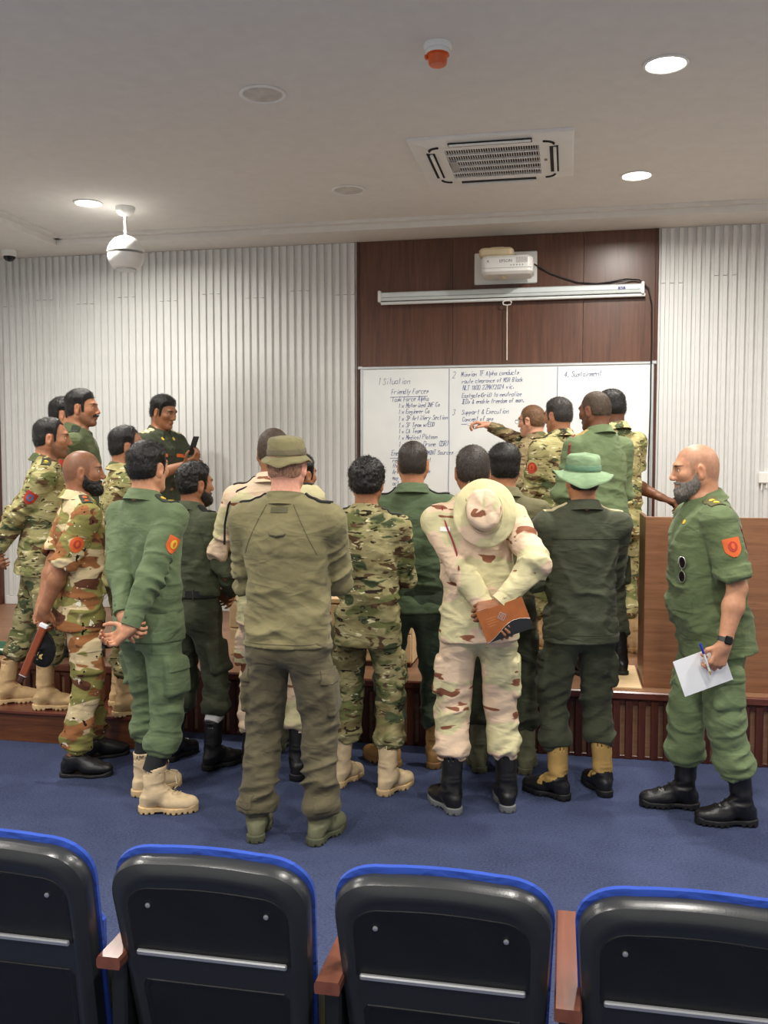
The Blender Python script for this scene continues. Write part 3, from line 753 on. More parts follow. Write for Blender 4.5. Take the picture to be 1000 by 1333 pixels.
class Field:
    def __init__(s): s.pr = []
    def add(s, fn, lo, hi, op='u', k=.02): s.pr.append((fn, np.asarray(lo, F32), np.asarray(hi, F32), op, k)); return s
    def rc(s, a, b, ra, rb, k=.02, op='u', flat=None, cut0=False, cut1=False):
        """capsule from a to b whose radius runs from ra to rb; flat=(axis, factor) squashes it; cut ends it with a plane"""
        a = np.asarray(a, F32); b = np.asarray(b, F32); ab = b - a; L = float(np.linalg.norm(ab)); L2 = L * L + 1e-9; u = ab / (L + 1e-9)
        if flat is not None: nf = np.asarray(unit(np.asarray(flat[0], float)), F32); sf = flat[1]
        def fn(P):
            p = P - a
            if flat is not None: p = p + np.outer(p @ nf, nf) * (1 / sf - 1)
            t = np.clip(p @ ab / L2, 0, 1)
            q = p - t[:, None] * ab
            d = np.sqrt((q * q).sum(1)) - (ra + (rb - ra) * t)
            if flat is not None and sf < 1: d = d * (0.5 + 0.5 * sf)
            if cut1: d = np.maximum(d, (P - b) @ u)
            if cut0: d = np.maximum(d, -((P - a) @ u))
            return d
        m = max(ra, rb) * max(1, flat[1] if flat is not None else 1) + k
        return s.add(fn, np.minimum(a, b) - m, np.maximum(a, b) + m, op, k)
    def el(s, c, r, k=.02, op='u', M=None):
        c = np.asarray(c, F32); r = np.asarray(r, F32); Mf = None if M is None else np.asarray(M, F32)
        def fn(P):
            p = P - c
            if Mf is not None: p = p @ Mf
            q = p / r; k0 = np.sqrt((q * q).sum(1)); q2 = q / r; k1 = np.sqrt((q2 * q2).sum(1)) + 1e-9
            return k0 * (k0 - 1) / k1
        e = r if M is None else np.abs(Mf) @ r
        return s.add(fn, c - e - k, c + e + k, op, k)
    def prof(s, o, Rm, z, a, b, cy, k=.03, n=2.5, op='u'):
        """stack of superelliptic sections along the local z axis of frame (o, Rm)"""
        o = np.asarray(o, F32); Rf = np.asarray(Rm, F32); z = np.asarray(z, F32)
        def fn(P):
            q = (P - o) @ Rf
            aa = np.interp(q[:, 2], z, a).astype(F32); bb = np.interp(q[:, 2], z, b).astype(F32); cc = np.interp(q[:, 2], z, cy).astype(F32)
            e = (np.abs(q[:, 0] / aa) ** n + np.abs((q[:, 1] - cc) / bb) ** n) ** (1 / n)
            d = (e - 1) * np.minimum(aa, bb)
            return np.maximum(d, np.maximum(q[:, 2] - z[-1], z[0] - q[:, 2]))
        m = max(max(a), max(b)) + .04
        pts = np.array([o + Rf @ np.array([0, 0, z[0]], F32), o + Rf @ np.array([0, 0, z[-1]], F32)])
        return s.add(fn, pts.min(0) - m, pts.max(0) + m, op, k)
    def box(s, c, h, M=None, r=.005, k=.01, op='u'):
        c = np.asarray(c, F32); h = np.asarray(h, F32); Mf = np.eye(3, dtype=F32) if M is None else np.asarray(M, F32)
        def fn(P):
            q = np.abs((P - c) @ Mf) - (h - r)
            return np.sqrt((np.maximum(q, 0) ** 2).sum(1)) + np.minimum(q.max(1), 0) - r
        e = np.abs(Mf) @ h
        return s.add(fn, c - e - k, c + e + k, op, k)
    @staticmethod
    def comb(d, e, op, k):
        if op == 'u': return smin(d, e, k)
        if op == 's': return -smin(-d, e, k)
        return -smin(-d, -e, k)
    def pts(s, P):
        P = np.asarray(P, F32); d = np.full(len(P), .25, F32)
        for fn, lo, hi, op, k in s.pr:
            m = ((P > lo - .03) & (P < hi + .03)).all(1) if op != 'i' else np.ones(len(P), bool)
            if m.any(): d[m] = s.comb(d[m], fn(P[m]).astype(F32), op, k)
        return d
    def grid(s, X, Y, Z):
        Dg = np.full((len(X), len(Y), len(Z)), .25, F32)
        for fn, lo, hi, op, k in s.pr:
            if op == 'i': ix = [(0, len(X)), (0, len(Y)), (0, len(Z))]
            else: ix = [(max(0, np.searchsorted(ax, lo[i] - .022)), np.searchsorted(ax, hi[i] + .022)) for i, ax in enumerate((X, Y, Z))]
            if any(b <= a for a, b in ix): continue
            sl = tuple(slice(a, b) for a, b in ix)
            gx, gy, gz = np.meshgrid(X[sl[0]], Y[sl[1]], Z[sl[2]], indexing='ij')
            P = np.stack([gx.ravel(), gy.ravel(), gz.ravel()], 1)
            e = fn(P).astype(F32).reshape(gx.shape)
            Dg[sl] = s.comb(Dg[sl], e, op, k)
        return Dg
    def bounds(s):
        u = [(lo, hi) for fn, lo, hi, op, k in s.pr if op == 'u']
        return np.min([l for l, h in u], 0), np.max([h for l, h in u], 0)
_CO = np.array([(i, j, k) for i in (0, 1) for j in (0, 1) for k in (0, 1)])
_ED = [(a, b) for a in range(8) for b in range(a + 1, 8) if np.abs(_CO[a] - _CO[b]).sum() == 1]
def nets(X, Y, Z, Dg):
    """naive surface nets on a rectilinear grid -> vertices, quads"""
    ins = Dg < 0
    c = np.zeros(tuple(n - 1 for n in Dg.shape), np.uint8)
    for i, j, k in _CO: c += ins[i:Dg.shape[0]-1+i, j:Dg.shape[1]-1+j, k:Dg.shape[2]-1+k]
    idx = np.argwhere((c > 0) & (c < 8))
    vid = np.full(c.shape, -1, np.int32); vid[tuple(idx.T)] = np.arange(len(idx))
    vals = np.stack([Dg[idx[:, 0]+i, idx[:, 1]+j, idx[:, 2]+k] for i, j, k in _CO], 1)
    acc = np.zeros((len(idx), 3), F32); cnt = np.zeros(len(idx), F32)
    for a, b in _ED:
        va, vb = vals[:, a], vals[:, b]; m = (va < 0) != (vb < 0)
        t = np.where(m, va / np.where(m, va - vb, 1), 0)
        p = _CO[a] + t[:, None] * (_CO[b] - _CO[a])
        acc += np.where(m[:, None], p, 0); cnt += m
    g = idx + acc / np.maximum(cnt, 1)[:, None]
    V = np.stack([np.interp(g[:, i], np.arange(len(ax)), ax) for i, ax in enumerate((X, Y, Z))], 1)
    Qs = []
    for ax in range(3):
        n = list(Dg.shape); o1, o2 = [(1, 2), (2, 0), (0, 1)][ax]
        s0 = [slice(None)] * 3; s1 = [slice(None)] * 3
        s0[ax] = slice(0, n[ax] - 1); s1[ax] = slice(1, n[ax])
        for o in (o1, o2): s0[o] = slice(1, n[o] - 1); s1[o] = slice(1, n[o] - 1)
        A, B = ins[tuple(s0)], ins[tuple(s1)]
        for flip, m in ((False, A & ~B), (True, ~A & B)):
            e = np.argwhere(m)
            if not len(e): continue
            e[:, o1] += 1; e[:, o2] += 1
            d1 = np.zeros(3, int); d1[o1] = 1; d2 = np.zeros(3, int); d2[o2] = 1
            q = [vid[tuple((e - d).T)] for d in (d1 + d2, d2, 0 * d1, d1)]
            q = np.stack(q if not flip else q[::-1], 1)
            Qs.append(q)
    Q = np.concatenate(Qs) if Qs else np.zeros((0, 4), np.int32)
    return V, Q[(Q >= 0).all(1)]
def vnorm(V, Q):
    n = np.cross(V[Q[:, 2]] - V[Q[:, 0]], V[Q[:, 3]] - V[Q[:, 1]]); N = np.zeros_like(V)
    for i in range(4):
        for j in range(3): N[:, j] += np.bincount(Q[:, i], n[:, j], len(V))
    return N / (np.linalg.norm(N, axis=1)[:, None] + 1e-12)
def skin(field, h, pad=.02, Z=None, X=None, Y=None):
    lo, hi = field.bounds()
    ax = [np.arange(lo[i] - pad, hi[i] + pad + h, h, dtype=F32) for i in range(3)]
    for i, a in enumerate((X, Y, Z)):
        if a is not None: ax[i] = np.asarray(a, F32)
    return nets(*ax, field.grid(*ax))
def axis_fine(lo, hi, spans, fine, coarse):
    x = [lo]
    while x[-1] < hi:
        p = x[-1]; st = coarse
        for a, b in spans:
            if a - coarse <= p <= b: st = fine
        x.append(p + st)
    return np.array(x, F32)
def cluster(V, Q, keep, cell):
    """merge the vertices that clothing hides into a coarse net, the surface stays closed and continuous"""
    key = np.floor(V / cell).astype(np.int64)
    key = key - key.min(0); k = (key[:, 0] * 4096 + key[:, 1]) * 4096 + key[:, 2]
    k = np.where(keep, -np.arange(1, len(V) + 1), k)
    u, first, inv = np.unique(k, return_index=True, return_inverse=True)
    n = len(u); W = np.zeros((n, 3)); cn = np.bincount(inv, minlength=n)
    for j in range(3): W[:, j] = np.bincount(inv, V[:, j], n) / cn
    q = inv[Q]
    tri = np.concatenate([q[:, [0, 1, 2]], q[:, [0, 2, 3]]])
    kq = keep[Q].all(1)
    ok = (tri[:, 0] != tri[:, 1]) & (tri[:, 1] != tri[:, 2]) & (tri[:, 0] != tri[:, 2])
    return W, tri[ok]
def ik(a, b, l1, l2, pole):
    d = b - a; L = np.linalg.norm(d); L2 = min(L, (l1 + l2) * .999); u = d / (L + 1e-9)
    b = a + u * L2
    x = (l1 * l1 - l2 * l2 + L2 * L2) / (2 * L2); h = math.sqrt(max(l1 * l1 - x * x, 1e-6))
    p = pole - u * (pole @ u)
    return a + u * x + unit(p) * h, b

# ------------------------------------------------------------------ skin, hair
def skin_mat(name):
    if name in MATS: return MATS[name]
    m, nt, b = base_mat(name, .48, 0, .4)
    at = nn(nt, 'ShaderNodeAttribute'); at.attribute_name = 'tint'
    v = coords(nt); f = noise(nt, v, 60, 3)
    mul = nn(nt, 'ShaderNodeMix', data_type='RGBA', blend_type='MULTIPLY'); mul.inputs[0].default_value = 1
    nt.links.new(at.outputs['Color'], mul.inputs[6])
    nt.links.new(mixc(nt, ramp(nt, f, .3, .7), (.86, .84, .82, 1), (1.05, 1.03, 1.02, 1)), mul.inputs[7])
    nt.links.new(mul.outputs[2], b.inputs['Base Color'])
    b.inputs['Subsurface Weight'].default_value = .06
    b.inputs['Subsurface Radius'].default_value = (.01, .004, .002)
    bump(nt, b, noise(nt, v, 220, 2), .12, .002)
    MATS[name] = m; return m
M_skin = skin_mat('skin')
def hair_mat(name, col, rough=.42, scale=420):
    if name in MATS: return MATS[name]
    m, nt, b = base_mat(name, rough, 0, .45)
    v = coords(nt, (1, 1, .35)); f = noise(nt, v, scale * .35, 3, .7); g = noise(nt, coords(nt), 45, 3, .6)
    d = tuple(c * .45 for c in col[:3]) + (1,); l = tuple(min(1, c * 1.9) for c in col[:3]) + (1,)
    a = mixc(nt, ramp(nt, f, .3, .7), d, l); a = mixc(nt, ramp(nt, g, .55, .75), a, d)
    nt.links.new(a, b.inputs['Base Color'])
    bump(nt, b, f, .8, .006)
    MATS[name] = m; return m
HB = hair_mat('black hair', S(19, 16, 15)); HBr = hair_mat('brown hair', S(104, 74, 48)); HG = hair_mat('greying black hair', S(52, 48, 46)); HBk = hair_mat('short dark hair', S(46, 38, 32))
HGb = hair_mat('grey beard hair', S(112, 106, 100), .6); HBz = hair_mat('cropped hair', S(64, 50, 38), .6)
SKIN = {'fair': S(214, 160, 132), 'light': S(200, 146, 114), 'olive': S(178, 124, 92), 'tan': S(158, 108, 78), 'brown': S(116, 76, 54), 'pink': S(216, 158, 136)}

def head_field(f, o, R, s, ears=True, jaw=1.0):
    """skull, face and ears; o is the point between the eyes' level at the head's middle, +y is the face"""
    def P(x, y, z): return o + R @ (A3(x, y, z) * s)
    def E(c, r, k=.02, op='u', M=None): f.el(P(*c), A3(*r) * s, k * s, op, R if M is None else R @ M)
    def C(a, b, ra, rb, k=.015, op='u'): f.rc(P(*a), P(*b), ra * s, rb * s, k * s, op)
    E((0, -.012, .028), (.0755, .096, .087), .02)
    E((0, -.045, -.012), (.062, .056, .055), .035)
    E((0, .030, -.030), (.0605 * jaw, .060, .082), .035)
    for x in (-1, 1):
        C((x * .052 * jaw, -.004, -.055), (x * .018 * jaw, .062, -.100), .022, .018, .03)
        E((x * .043, .058, -.022), (.020, .024, .018), .025)
    E((0, .072, -.102), (.022, .018, .016), .025)
    C((-.034, .0815, .022), (.034, .0815, .022), .0125, .0125, .02)
    for x in (-1, 1): E((x * .031, .096, .001), (.017, .013, .0115), .014, 's')
    C((0, .089, .014), (0, .1085, -.030), .0075, .0105, .014)
    E((0, .1085, -.033), (.0115, .0105, .010), .008)
    for x in (-1, 1): E((x * .0125, .100, -.037), (.008, .011, .0085), .008)
    E((0, .0885, -.062), (.023, .012, .0075), .009); E((0, .087, -.074), (.020, .012, .0085), .009)
    C((-.019, .1015, -.0678), (.019, .1015, -.0678), .0022, .0022, .004, 's')
    E((0, .102, -.088), (.018, .010, .006), .01, 's')
    if ears:
        for x in (-1, 1):
            M = rotm(-12, 0, x * -24)
            E((x * .0785, -.012, -.012), (.0085, .0205, .0335), .008, 'u', M)
            E((x * .0775, -.008, -.038), (.007, .010, .012), .01, 'u', M)
            E((x * .0885, -.008, -.008), (.0065, .011, .0185), .006, 's', M)
    # neck upwards into the skull
def neck_field(f, o, R, nb, s, thick=1.0):
    top = o + R @ (A3(0, -.028, -.055) * s)
    f.rc(nb + A3(0, 0, -.05) * s, top, .064 * s * thick, .055 * s * thick, .05 * s, flat=None)
    f.rc(o + R @ (A3(0, -.05, -.04) * s), nb + A3(0, -.015, 0), .04 * s * thick, .045 * s * thick, .03 * s)

HAIRLINE = {  # y -> z of the hairline on the head, back to front
    'std': ([-.13, -.085, -.05, -.034, -.030, .012, .016, .030, .036, .060, .088, .13], [-.062, -.058, -.046, -.036, .018, .022, -.03, -.03, .040, .062, .070, .076]),
    'receding': ([-.13, -.085, -.05, -.034, -.030, .012, .016, .028, .034, .046, .070, .088, .13], [-.062, -.058, -.046, -.036, .018, .022, -.025, -.02, .060, .088, .080, .086, .1]),
    'high': ([-.13, -.085, -.05, -.034, -.030, .012, .016, .030, .04, .060, .13], [-.05, -.045, -.036, -.028, .02, .024, -.01, .01, .060, .13, .2]),
}
def hairline_g(q, style, s):
    y, z = HAIRLINE[style]
    return q[:, 2] - np.interp(q[:, 1], np.array(y) * s, np.array(z) * s)
def hair_mesh(o, R, s, style, top, side, curl, seed, h=.0045, fade=.03, flat_top=0.0):
    f = Field(); I = np.eye(3); z0 = A3(0, 0, 0)
    head_field(f, z0, I, s, ears=False)
    f.rc(A3(0, -.028, -.055) * s, A3(0, -.035, -.14) * s, .055 * s, .06 * s, .05 * s)
    base = list(f.pr)
    def fn(P):
        d = f.pts(P)
        g = hairline_g(P, style, s)
        t = side + (top - side) * sstep(P[:, 2], .015 * s, .075 * s)
        t = t * (.25 + .75 * sstep(g, 0, fade))
        if curl > 0:
            k = 70; n = vn(P * k + seed) * .6 + vn(P * k * 2.1 + seed * 2) * .4
            t = t * (1 + curl * n)
        t = np.where(g > -.004, t * sstep(g, -.004, .004) - .0025 * (1 - sstep(g, -.004, .004)), -.0035)
        return d - t
    X = np.arange(-.105, .106, h, dtype=F32); Y = np.arange(-.145, .125, h, dtype=F32); Z = np.arange(-.085, .155, h, dtype=F32)
    gx, gy, gz = np.meshgrid(X, Y, Z, indexing='ij'); P = np.stack([gx.ravel(), gy.ravel(), gz.ravel()], 1)
    Dg = fn(P).reshape(gx.shape); Dg[0] = Dg[-1] = .1; Dg[:, 0] = Dg[:, -1] = .1; Dg[:, :, 0] = Dg[:, :, -1] = .1
    V, Q = nets(X, Y, Z, Dg)
    # drop the inner (hidden) faces that lie under the skin
    sd = f.pts(V); ok = (sd[Q] > -.0012).any(1)
    Q = Q[ok]; u, inv = np.unique(Q, return_inverse=True); V = V[u]; Q = inv.reshape(Q.shape)
    if len(V) == 0: return None
    return o + V @ R.T, Q
def strands(V, Q, o, R, n, length, width, seed, lift=.55):
    """short hairs standing off the hair surface, combed down and back"""
    rs = np.random.RandomState(seed); N = vnorm(V, Q)
    c = V[Q].mean(1); nq = unit_rows(N[Q].mean(1))
    i = rs.randint(0, len(Q), n); w = rs.rand(n, 4); w /= w.sum(1)[:, None]
    b = (V[Q[i]] * w[:, :, None]).sum(1); nr = nq[i]
    flow = np.array(R @ A3(0, -.5, -.75)) + rs.randn(n, 3) * .45
    d = unit_rows(nr * lift + flow * (1 - lift)); d = d + nr * np.maximum(.12 - (d * nr).sum(1), 0)[:, None]
    t = unit_rows(np.cross(d, nr + rs.randn(n, 3) * .3)); L = length * (.5 + .8 * rs.rand(n))[:, None]; wd = width
    b = b - nr * .0015
    P = np.stack([b - t * wd / 2, b + t * wd / 2, b + d * L + t * wd * .12, b + d * L - t * wd * .12], 1).reshape(-1, 3)
    q = np.arange(4 * n).reshape(n, 4) + len(V)
    return np.concatenate([V, P]), np.concatenate([Q, q])
def unit_rows(a): return a / (np.linalg.norm(a, axis=1)[:, None] + 1e-9)
def beard_mesh(o, R, s, thick, seed, mode='full', h=.0045):
    f = Field(); head_field(f, A3(0, 0, 0), np.eye(3), s, ears=False)
    def fn(P):
        d = f.pts(P) ; x, y, z = np.abs(P[:, 0]) / s, P[:, 1] / s, P[:, 2] / s
        if mode == 'full':
            up = np.interp(y, [-.02, .005, .03, .06, .085, .12], [-.01, -.012, -.045, -.056, -.05, -.048])
            g = np.minimum(up - z, y - np.interp(z, [-.12, -.08, -.02, .0], [.0, -.012, .004, .008]))
            lips = np.sqrt(((x) / .022) ** 2 + ((z + .068) / .0095) ** 2); g = np.minimum(g, (lips - 1) * .012)
            g = np.minimum(g, .02 + np.where(z < -.1, .02, 0))
            t = thick * (.55 + .6 * sstep(-z, .06, .11)) * sstep(g, -.002, .010)
        else:
            g = .0075 - np.abs(z + .0535 + .35 * np.maximum(x - .012, 0)); g = np.minimum(g, .028 - x); g = np.minimum(g, y - .06)
            t = thick * sstep(g, -.001, .004)
        t = t * (1 + .35 * vn(P * 110 + seed)) - .003 * (g < -.001)
        return d - t
    X = np.arange(-.09, .091, h, dtype=F32); Y = np.arange(-.03, .135, h, dtype=F32); Z = np.arange(-.145, .01, h, dtype=F32)
    gx, gy, gz = np.meshgrid(X, Y, Z, indexing='ij'); P = np.stack([gx.ravel(), gy.ravel(), gz.ravel()], 1)
    Dg = fn(P).reshape(gx.shape); Dg[0] = Dg[-1] = .1; Dg[:, 0] = Dg[:, -1] = .1; Dg[:, :, 0] = Dg[:, :, -1] = .1
    V, Q = nets(X, Y, Z, Dg)
    sd = f.pts(V); Q = Q[(sd[Q] > -.0012).any(1)]
    if not len(Q): return None
    u, inv = np.unique(Q, return_inverse=True); V = V[u]; Q = inv.reshape(Q.shape)
    return o + V @ R.T, Q

def hand_field(f, w, d, n, side, s, curl=(25, 30, 20), thumb=(25, 20), spread=4, curls=None):
    """palm, four fingers of unequal length bent at the knuckles, and a thumb leaving the side of the palm. side: +1 right, -1 left"""
    d = unit(d); n = unit(n - d * (n @ d)); t = np.cross(d, n) * side     # t: towards the thumb
    def P(a, b, c): return w + (d * a + t * b + n * c) * s
    kn = [(.088, .031), (.091, .010), (.087, -.011), (.080, -.030)]
    ln = [(.043, .026, .021), (.047, .030, .022), (.044, .028, .022), (.034, .021, .019)]
    rr = [.0088, .0090, .0086, .0076]
    f.rc(P(-.02, 0, 0), P(.02, 0, 0), .027 * s, .029 * s, .02 * s, flat=(n, .72))
    for (a, b), r in zip(kn, rr):
        f.rc(P(.012, b * .55, 0), P(a, b, 0), .0145 * s, .0115 * s, .012 * s)
    f.el(P(.035, .022, .008), A3(.03, .016, .014) * s, .012 * s, 'u', np.stack([d, t, n], 1))
    f.el(P(.04, -.022, .007), A3(.034, .013, .012) * s, .012 * s, 'u', np.stack([d, t, n], 1))
    tips = []
    for i in range(4):
        cs = curl if curls is None else curls[i]
        p = P(kn[i][0], kn[i][1], 0); ang = 0; dev = R_((1.5 - i) * spread)
        for j in range(3):
            ang += R_(cs[j])
            v = (d * math.cos(dev) + t * math.sin(dev)) * math.cos(ang) + n * math.sin(ang)
            q = p + v * ln[i][j] * s
            f.rc(p, q, rr[i] * (1.05 - .12 * j) * s, rr[i] * (.96 - .13 * j) * s, .004 * s)
            p = q
        tips.append(p)
    p = P(.018, .024, .008); v0 = unit(d * .62 + t * .70 + n * .35)
    q = p + v0 * .042 * s; f.rc(p, q, .0145 * s, .0110 * s, .012 * s)
    for j, l in enumerate((.032, .027)):
        a = R_(thumb[0] * (j + 1)); b = R_(thumb[1] * (j + 1))
        v = unit(v0 * math.cos(a) + (d * math.cos(b) - t * math.sin(b) * .6 + n * .25) * math.sin(a))
        p = q; q = p + v * l * s; f.rc(p, q, (.0105 - j * .001) * s, (.0098 - j * .0018) * s, .004 * s)
    return tips, P

# ------------------------------------------------------------------ boots
BOOTS = {}
def boot_parts(style, side, mats):
    key = (style, side) + tuple(m.name for m in mats)
    if key in BOOTS: return BOOTS[key]
    sx = side
    up = Field(); sh = {'shoe': 0, 'low': 0, 'laced': .225}.get(style, .285)
    nar = .92
    up.el(A3(0, -.038, .055), A3(.037, .043, .055), .03); up.el(A3(sx * .004, .095, .046), A3(.047, .075, .036), .03)
    up.el(A3(sx * -.002, .150, .040), A3(.042, .052, .034 if style != 'shoe' else .026), .03)
    up.rc(A3(0, .0, .09), A3(0, .09, .060), .042, .038, .03)
    if sh:
        up.rc(A3(0, -.012, .09), A3(0, -.020, sh), .046, .056, .03, cut1=True)
        up.rc(A3(0, -.020, sh + .03), A3(0, -.020, sh - .02), .048, .048, .0, 's')
    else:
        up.rc(A3(0, -.012, .08), A3(0, -.016, .115), .042, .043, .02, cut1=True)
    up.box(A3(0, .05, -.05 + .022), A3(.2, .4, .05), None, .0, .004, 's')
    def wr(P):
        q = P; w = np.exp(-((q[:, 2] - .12) / .05) ** 2) * (1 if style != 'shoe' else .3)
        return .0055 * w * ridge(np.stack([q[:, 0] * 12, q[:, 1] * 14, q[:, 2] * 42], 1)) + .0015 * ridge(q * 16)
    V, Q = skin(up, .006); N = vnorm(V, Q); V = V + N * wr(V)[:, None]
    so = Field()
    def sole(P, e=0.0):
        pts = [((0, -.045), .038), ((sx * .004, .09), .049), ((sx * -.002, .155), .042)]
        q = P[:, :2]; dd = None
        for (a, ra), (b, rb) in zip(pts, pts[1:]):
            a = np.array(a, F32); b = np.array(b, F32); ab = b - a; t = np.clip((q - a) @ ab / (ab @ ab), 0, 1)
            r = ra + (rb - ra) * t
            if ra < .04: r = r - .012 * np.sin(np.pi * t)
            e_ = np.linalg.norm(q - a - t[:, None] * ab, axis=1) - r
            dd = e_ if dd is None else smin(dd, e_, .01)
        top = .03 if style != 'shoe' else .018
        top = top + .012 * sstep(P[:, 1], .14, .2) + .006 * sstep(-P[:, 1], .0, .07)
        d = np.maximum(dd - .004 - e, np.maximum(P[:, 2] - top, -P[:, 2]))
        if style != 'shoe':
            notch = np.maximum(np.abs(P[:, 1] - .018) - .022, P[:, 2] - .011); d = np.maximum(d, -notch)
            lug = np.maximum(np.maximum(np.abs(((P[:, 1] + .3) % .026) - .013) - .0042, P[:, 2] - .010), -(dd + .014)); d = np.maximum(d, -lug)
        return d
    so.add(sole, (-.07, -.1, -.005), (.07, .22, .06), 'u', 0)
    Vs, Qs = skin(so, .0045, .006)
    me = npmesh('boot', V, Q); me.materials.append(mats[0])
    if len(mats) > 2:     # leather foot below canvas shaft
        me.materials.append(mats[2])
        zc = V[Q].mean(1); low = (zc[:, 2] < .085 + .045 * np.exp(-((zc[:, 1] + .06) / .05) ** 2) - .02 * (zc[:, 1] > .06)) | (zc[:, 1] > .085)
        me.polygons.foreach_set('material_index', low.astype(np.int32))
    ms = npmesh('sole', Vs, Qs); ms.materials.append(mats[1])
    lace = None
    if style in ('laced', 'desert', 'black'):
        f2 = up; mb = MB()
        bv = BVHTree.FromPolygons([tuple(p) for p in V], [tuple(int(i) for i in q) for q in Q])
        for k in range(7):
            u = k / 6; c = A3(0, .105 - .075 * u - .02 * u * u, .07 + .16 * u * u + .02 * u)
            nrm = unit(A3(0, .35 + .75 * u, 1 - .8 * u)); pts = []
            for j in range(5):
                x = (j / 4 - .5) * .046
                h_ = bv.ray_cast(Vector(c + A3(x, 0, 0) + nrm * .08), Vector(-nrm))
                if h_[0] is not None: pts.append(h_[0] + Vector(nrm) * .002 + Vector((0, (.006 if k % 2 else -.006) * (j / 4 - .5), 0)))
            if len(pts) > 2: mb.tube(pts, .0026, 5)
        if style == 'laced':
            for sg in (-1, 1):
                mb.tube([(sg * .01, .055, .2), (sg * .03, .085, .19), (sg * .045, .10, .15), (sg * .04, .095, .11), (sg * .03, .08, .1)], .0026, 5)
        lace = mb.mesh('laces', 60) if mb.v else None
        if lace: lace.materials.append(mats[0] if style != 'laced' else MATS.get('tan lace') or solid('tan lace', S(206, 184, 146), .8))
    BOOTS[key] = (me, ms, lace)
    return BOOTS[key]
# ================================================================== PEOPLE
def seg_fold(P, a, b, r, s, seed, fr=26):
    """creases running round a sleeve or trouser leg between a and b; returns value and weight"""
    ab = b - a; L = np.linalg.norm(ab); u = ab / L
    x = P - a; t = x @ u; q = x - np.outer(np.clip(t, 0, L), u)
    d = np.linalg.norm(q, axis=1)
    w = np.exp(-(d / (r * 1.5)) ** 4)
    c = np.stack([t * fr + q[:, 2] * 5 + q[:, 0] * 7, q[:, 0] * 9 + seed, q[:, 1] * 9 + seed * .7], 1) / s
    return ridge(c), w, t / L
def patch_mesh(bv, c, n, u, w, h, th, shape='rect', nu=8, nv=8, inset=0.0):
    """a thin sewn-on piece that follows the cloth below it"""
    n = unit(n); u = unit(u - n * (u @ n)); r = np.cross(u, n)
    pts = []
    for j in range(nv + 1):
        for i in range(nu + 1):
            a, b = i / nu * 2 - 1, j / nv * 2 - 1
            if shape == 'round':
                aa = a * math.sqrt(max(1 - b * b / 2, 0)); bb = b * math.sqrt(max(1 - a * a / 2, 0))
            elif shape == 'shield':
                k = 1 - (max(0, -b - .1) / .9) ** 2 * .75; aa, bb = a * k, b
            else: aa, bb = a, b
            o = c + r * aa * w / 2 + u * bb * h / 2
            hit = bv.ray_cast(Vector(o + n * .12), Vector(-n), .24)
            pts.append(np.array(hit[0]) if hit[0] is not None else None)
    ok = [p for p in pts if p is not None]
    if not ok: return None
    md = np.mean([(p - c) @ n for p in ok])
    V = []
    for j in range(nv + 1):
        for i in range(nu + 1):
            k = j * (nu + 1) + i; p = pts[k]
            a, b = i / nu * 2 - 1, j / nv * 2 - 1
            if shape == 'round': aa = a * math.sqrt(max(1 - b * b / 2, 0)); bb = b * math.sqrt(max(1 - a * a / 2, 0))
            elif shape == 'shield': kk = 1 - (max(0, -b - .1) / .9) ** 2 * .75; aa, bb = a * kk, b
            else: aa, bb = a, b
            base = c + r * aa * w / 2 + u * bb * h / 2
            hgt = md if p is None else float(np.clip((p - c) @ n, md - .03, md + .03))
            V.append(base + n * (hgt + th))
    m = len(V); F = []
    for j in range(nv):
        for i in range(nu):
            k = j * (nu + 1) + i; F.append((k, k + 1, k + nu + 2, k + nu + 1))
    rim = [i for i in range(nu + 1)] + [j * (nu + 1) + nu for j in range(1, nv + 1)] + [nv * (nu + 1) + i for i in range(nu - 1, -1, -1)] + [j * (nu + 1) for j in range(nv - 1, 0, -1)]
    for k in rim: V.append(V[k] - n * (th + .004))
    for i in range(len(rim)):
        j = (i + 1) % len(rim); F.append((rim[i], m + i, m + j, rim[j]))
    return MB().add(V, F)
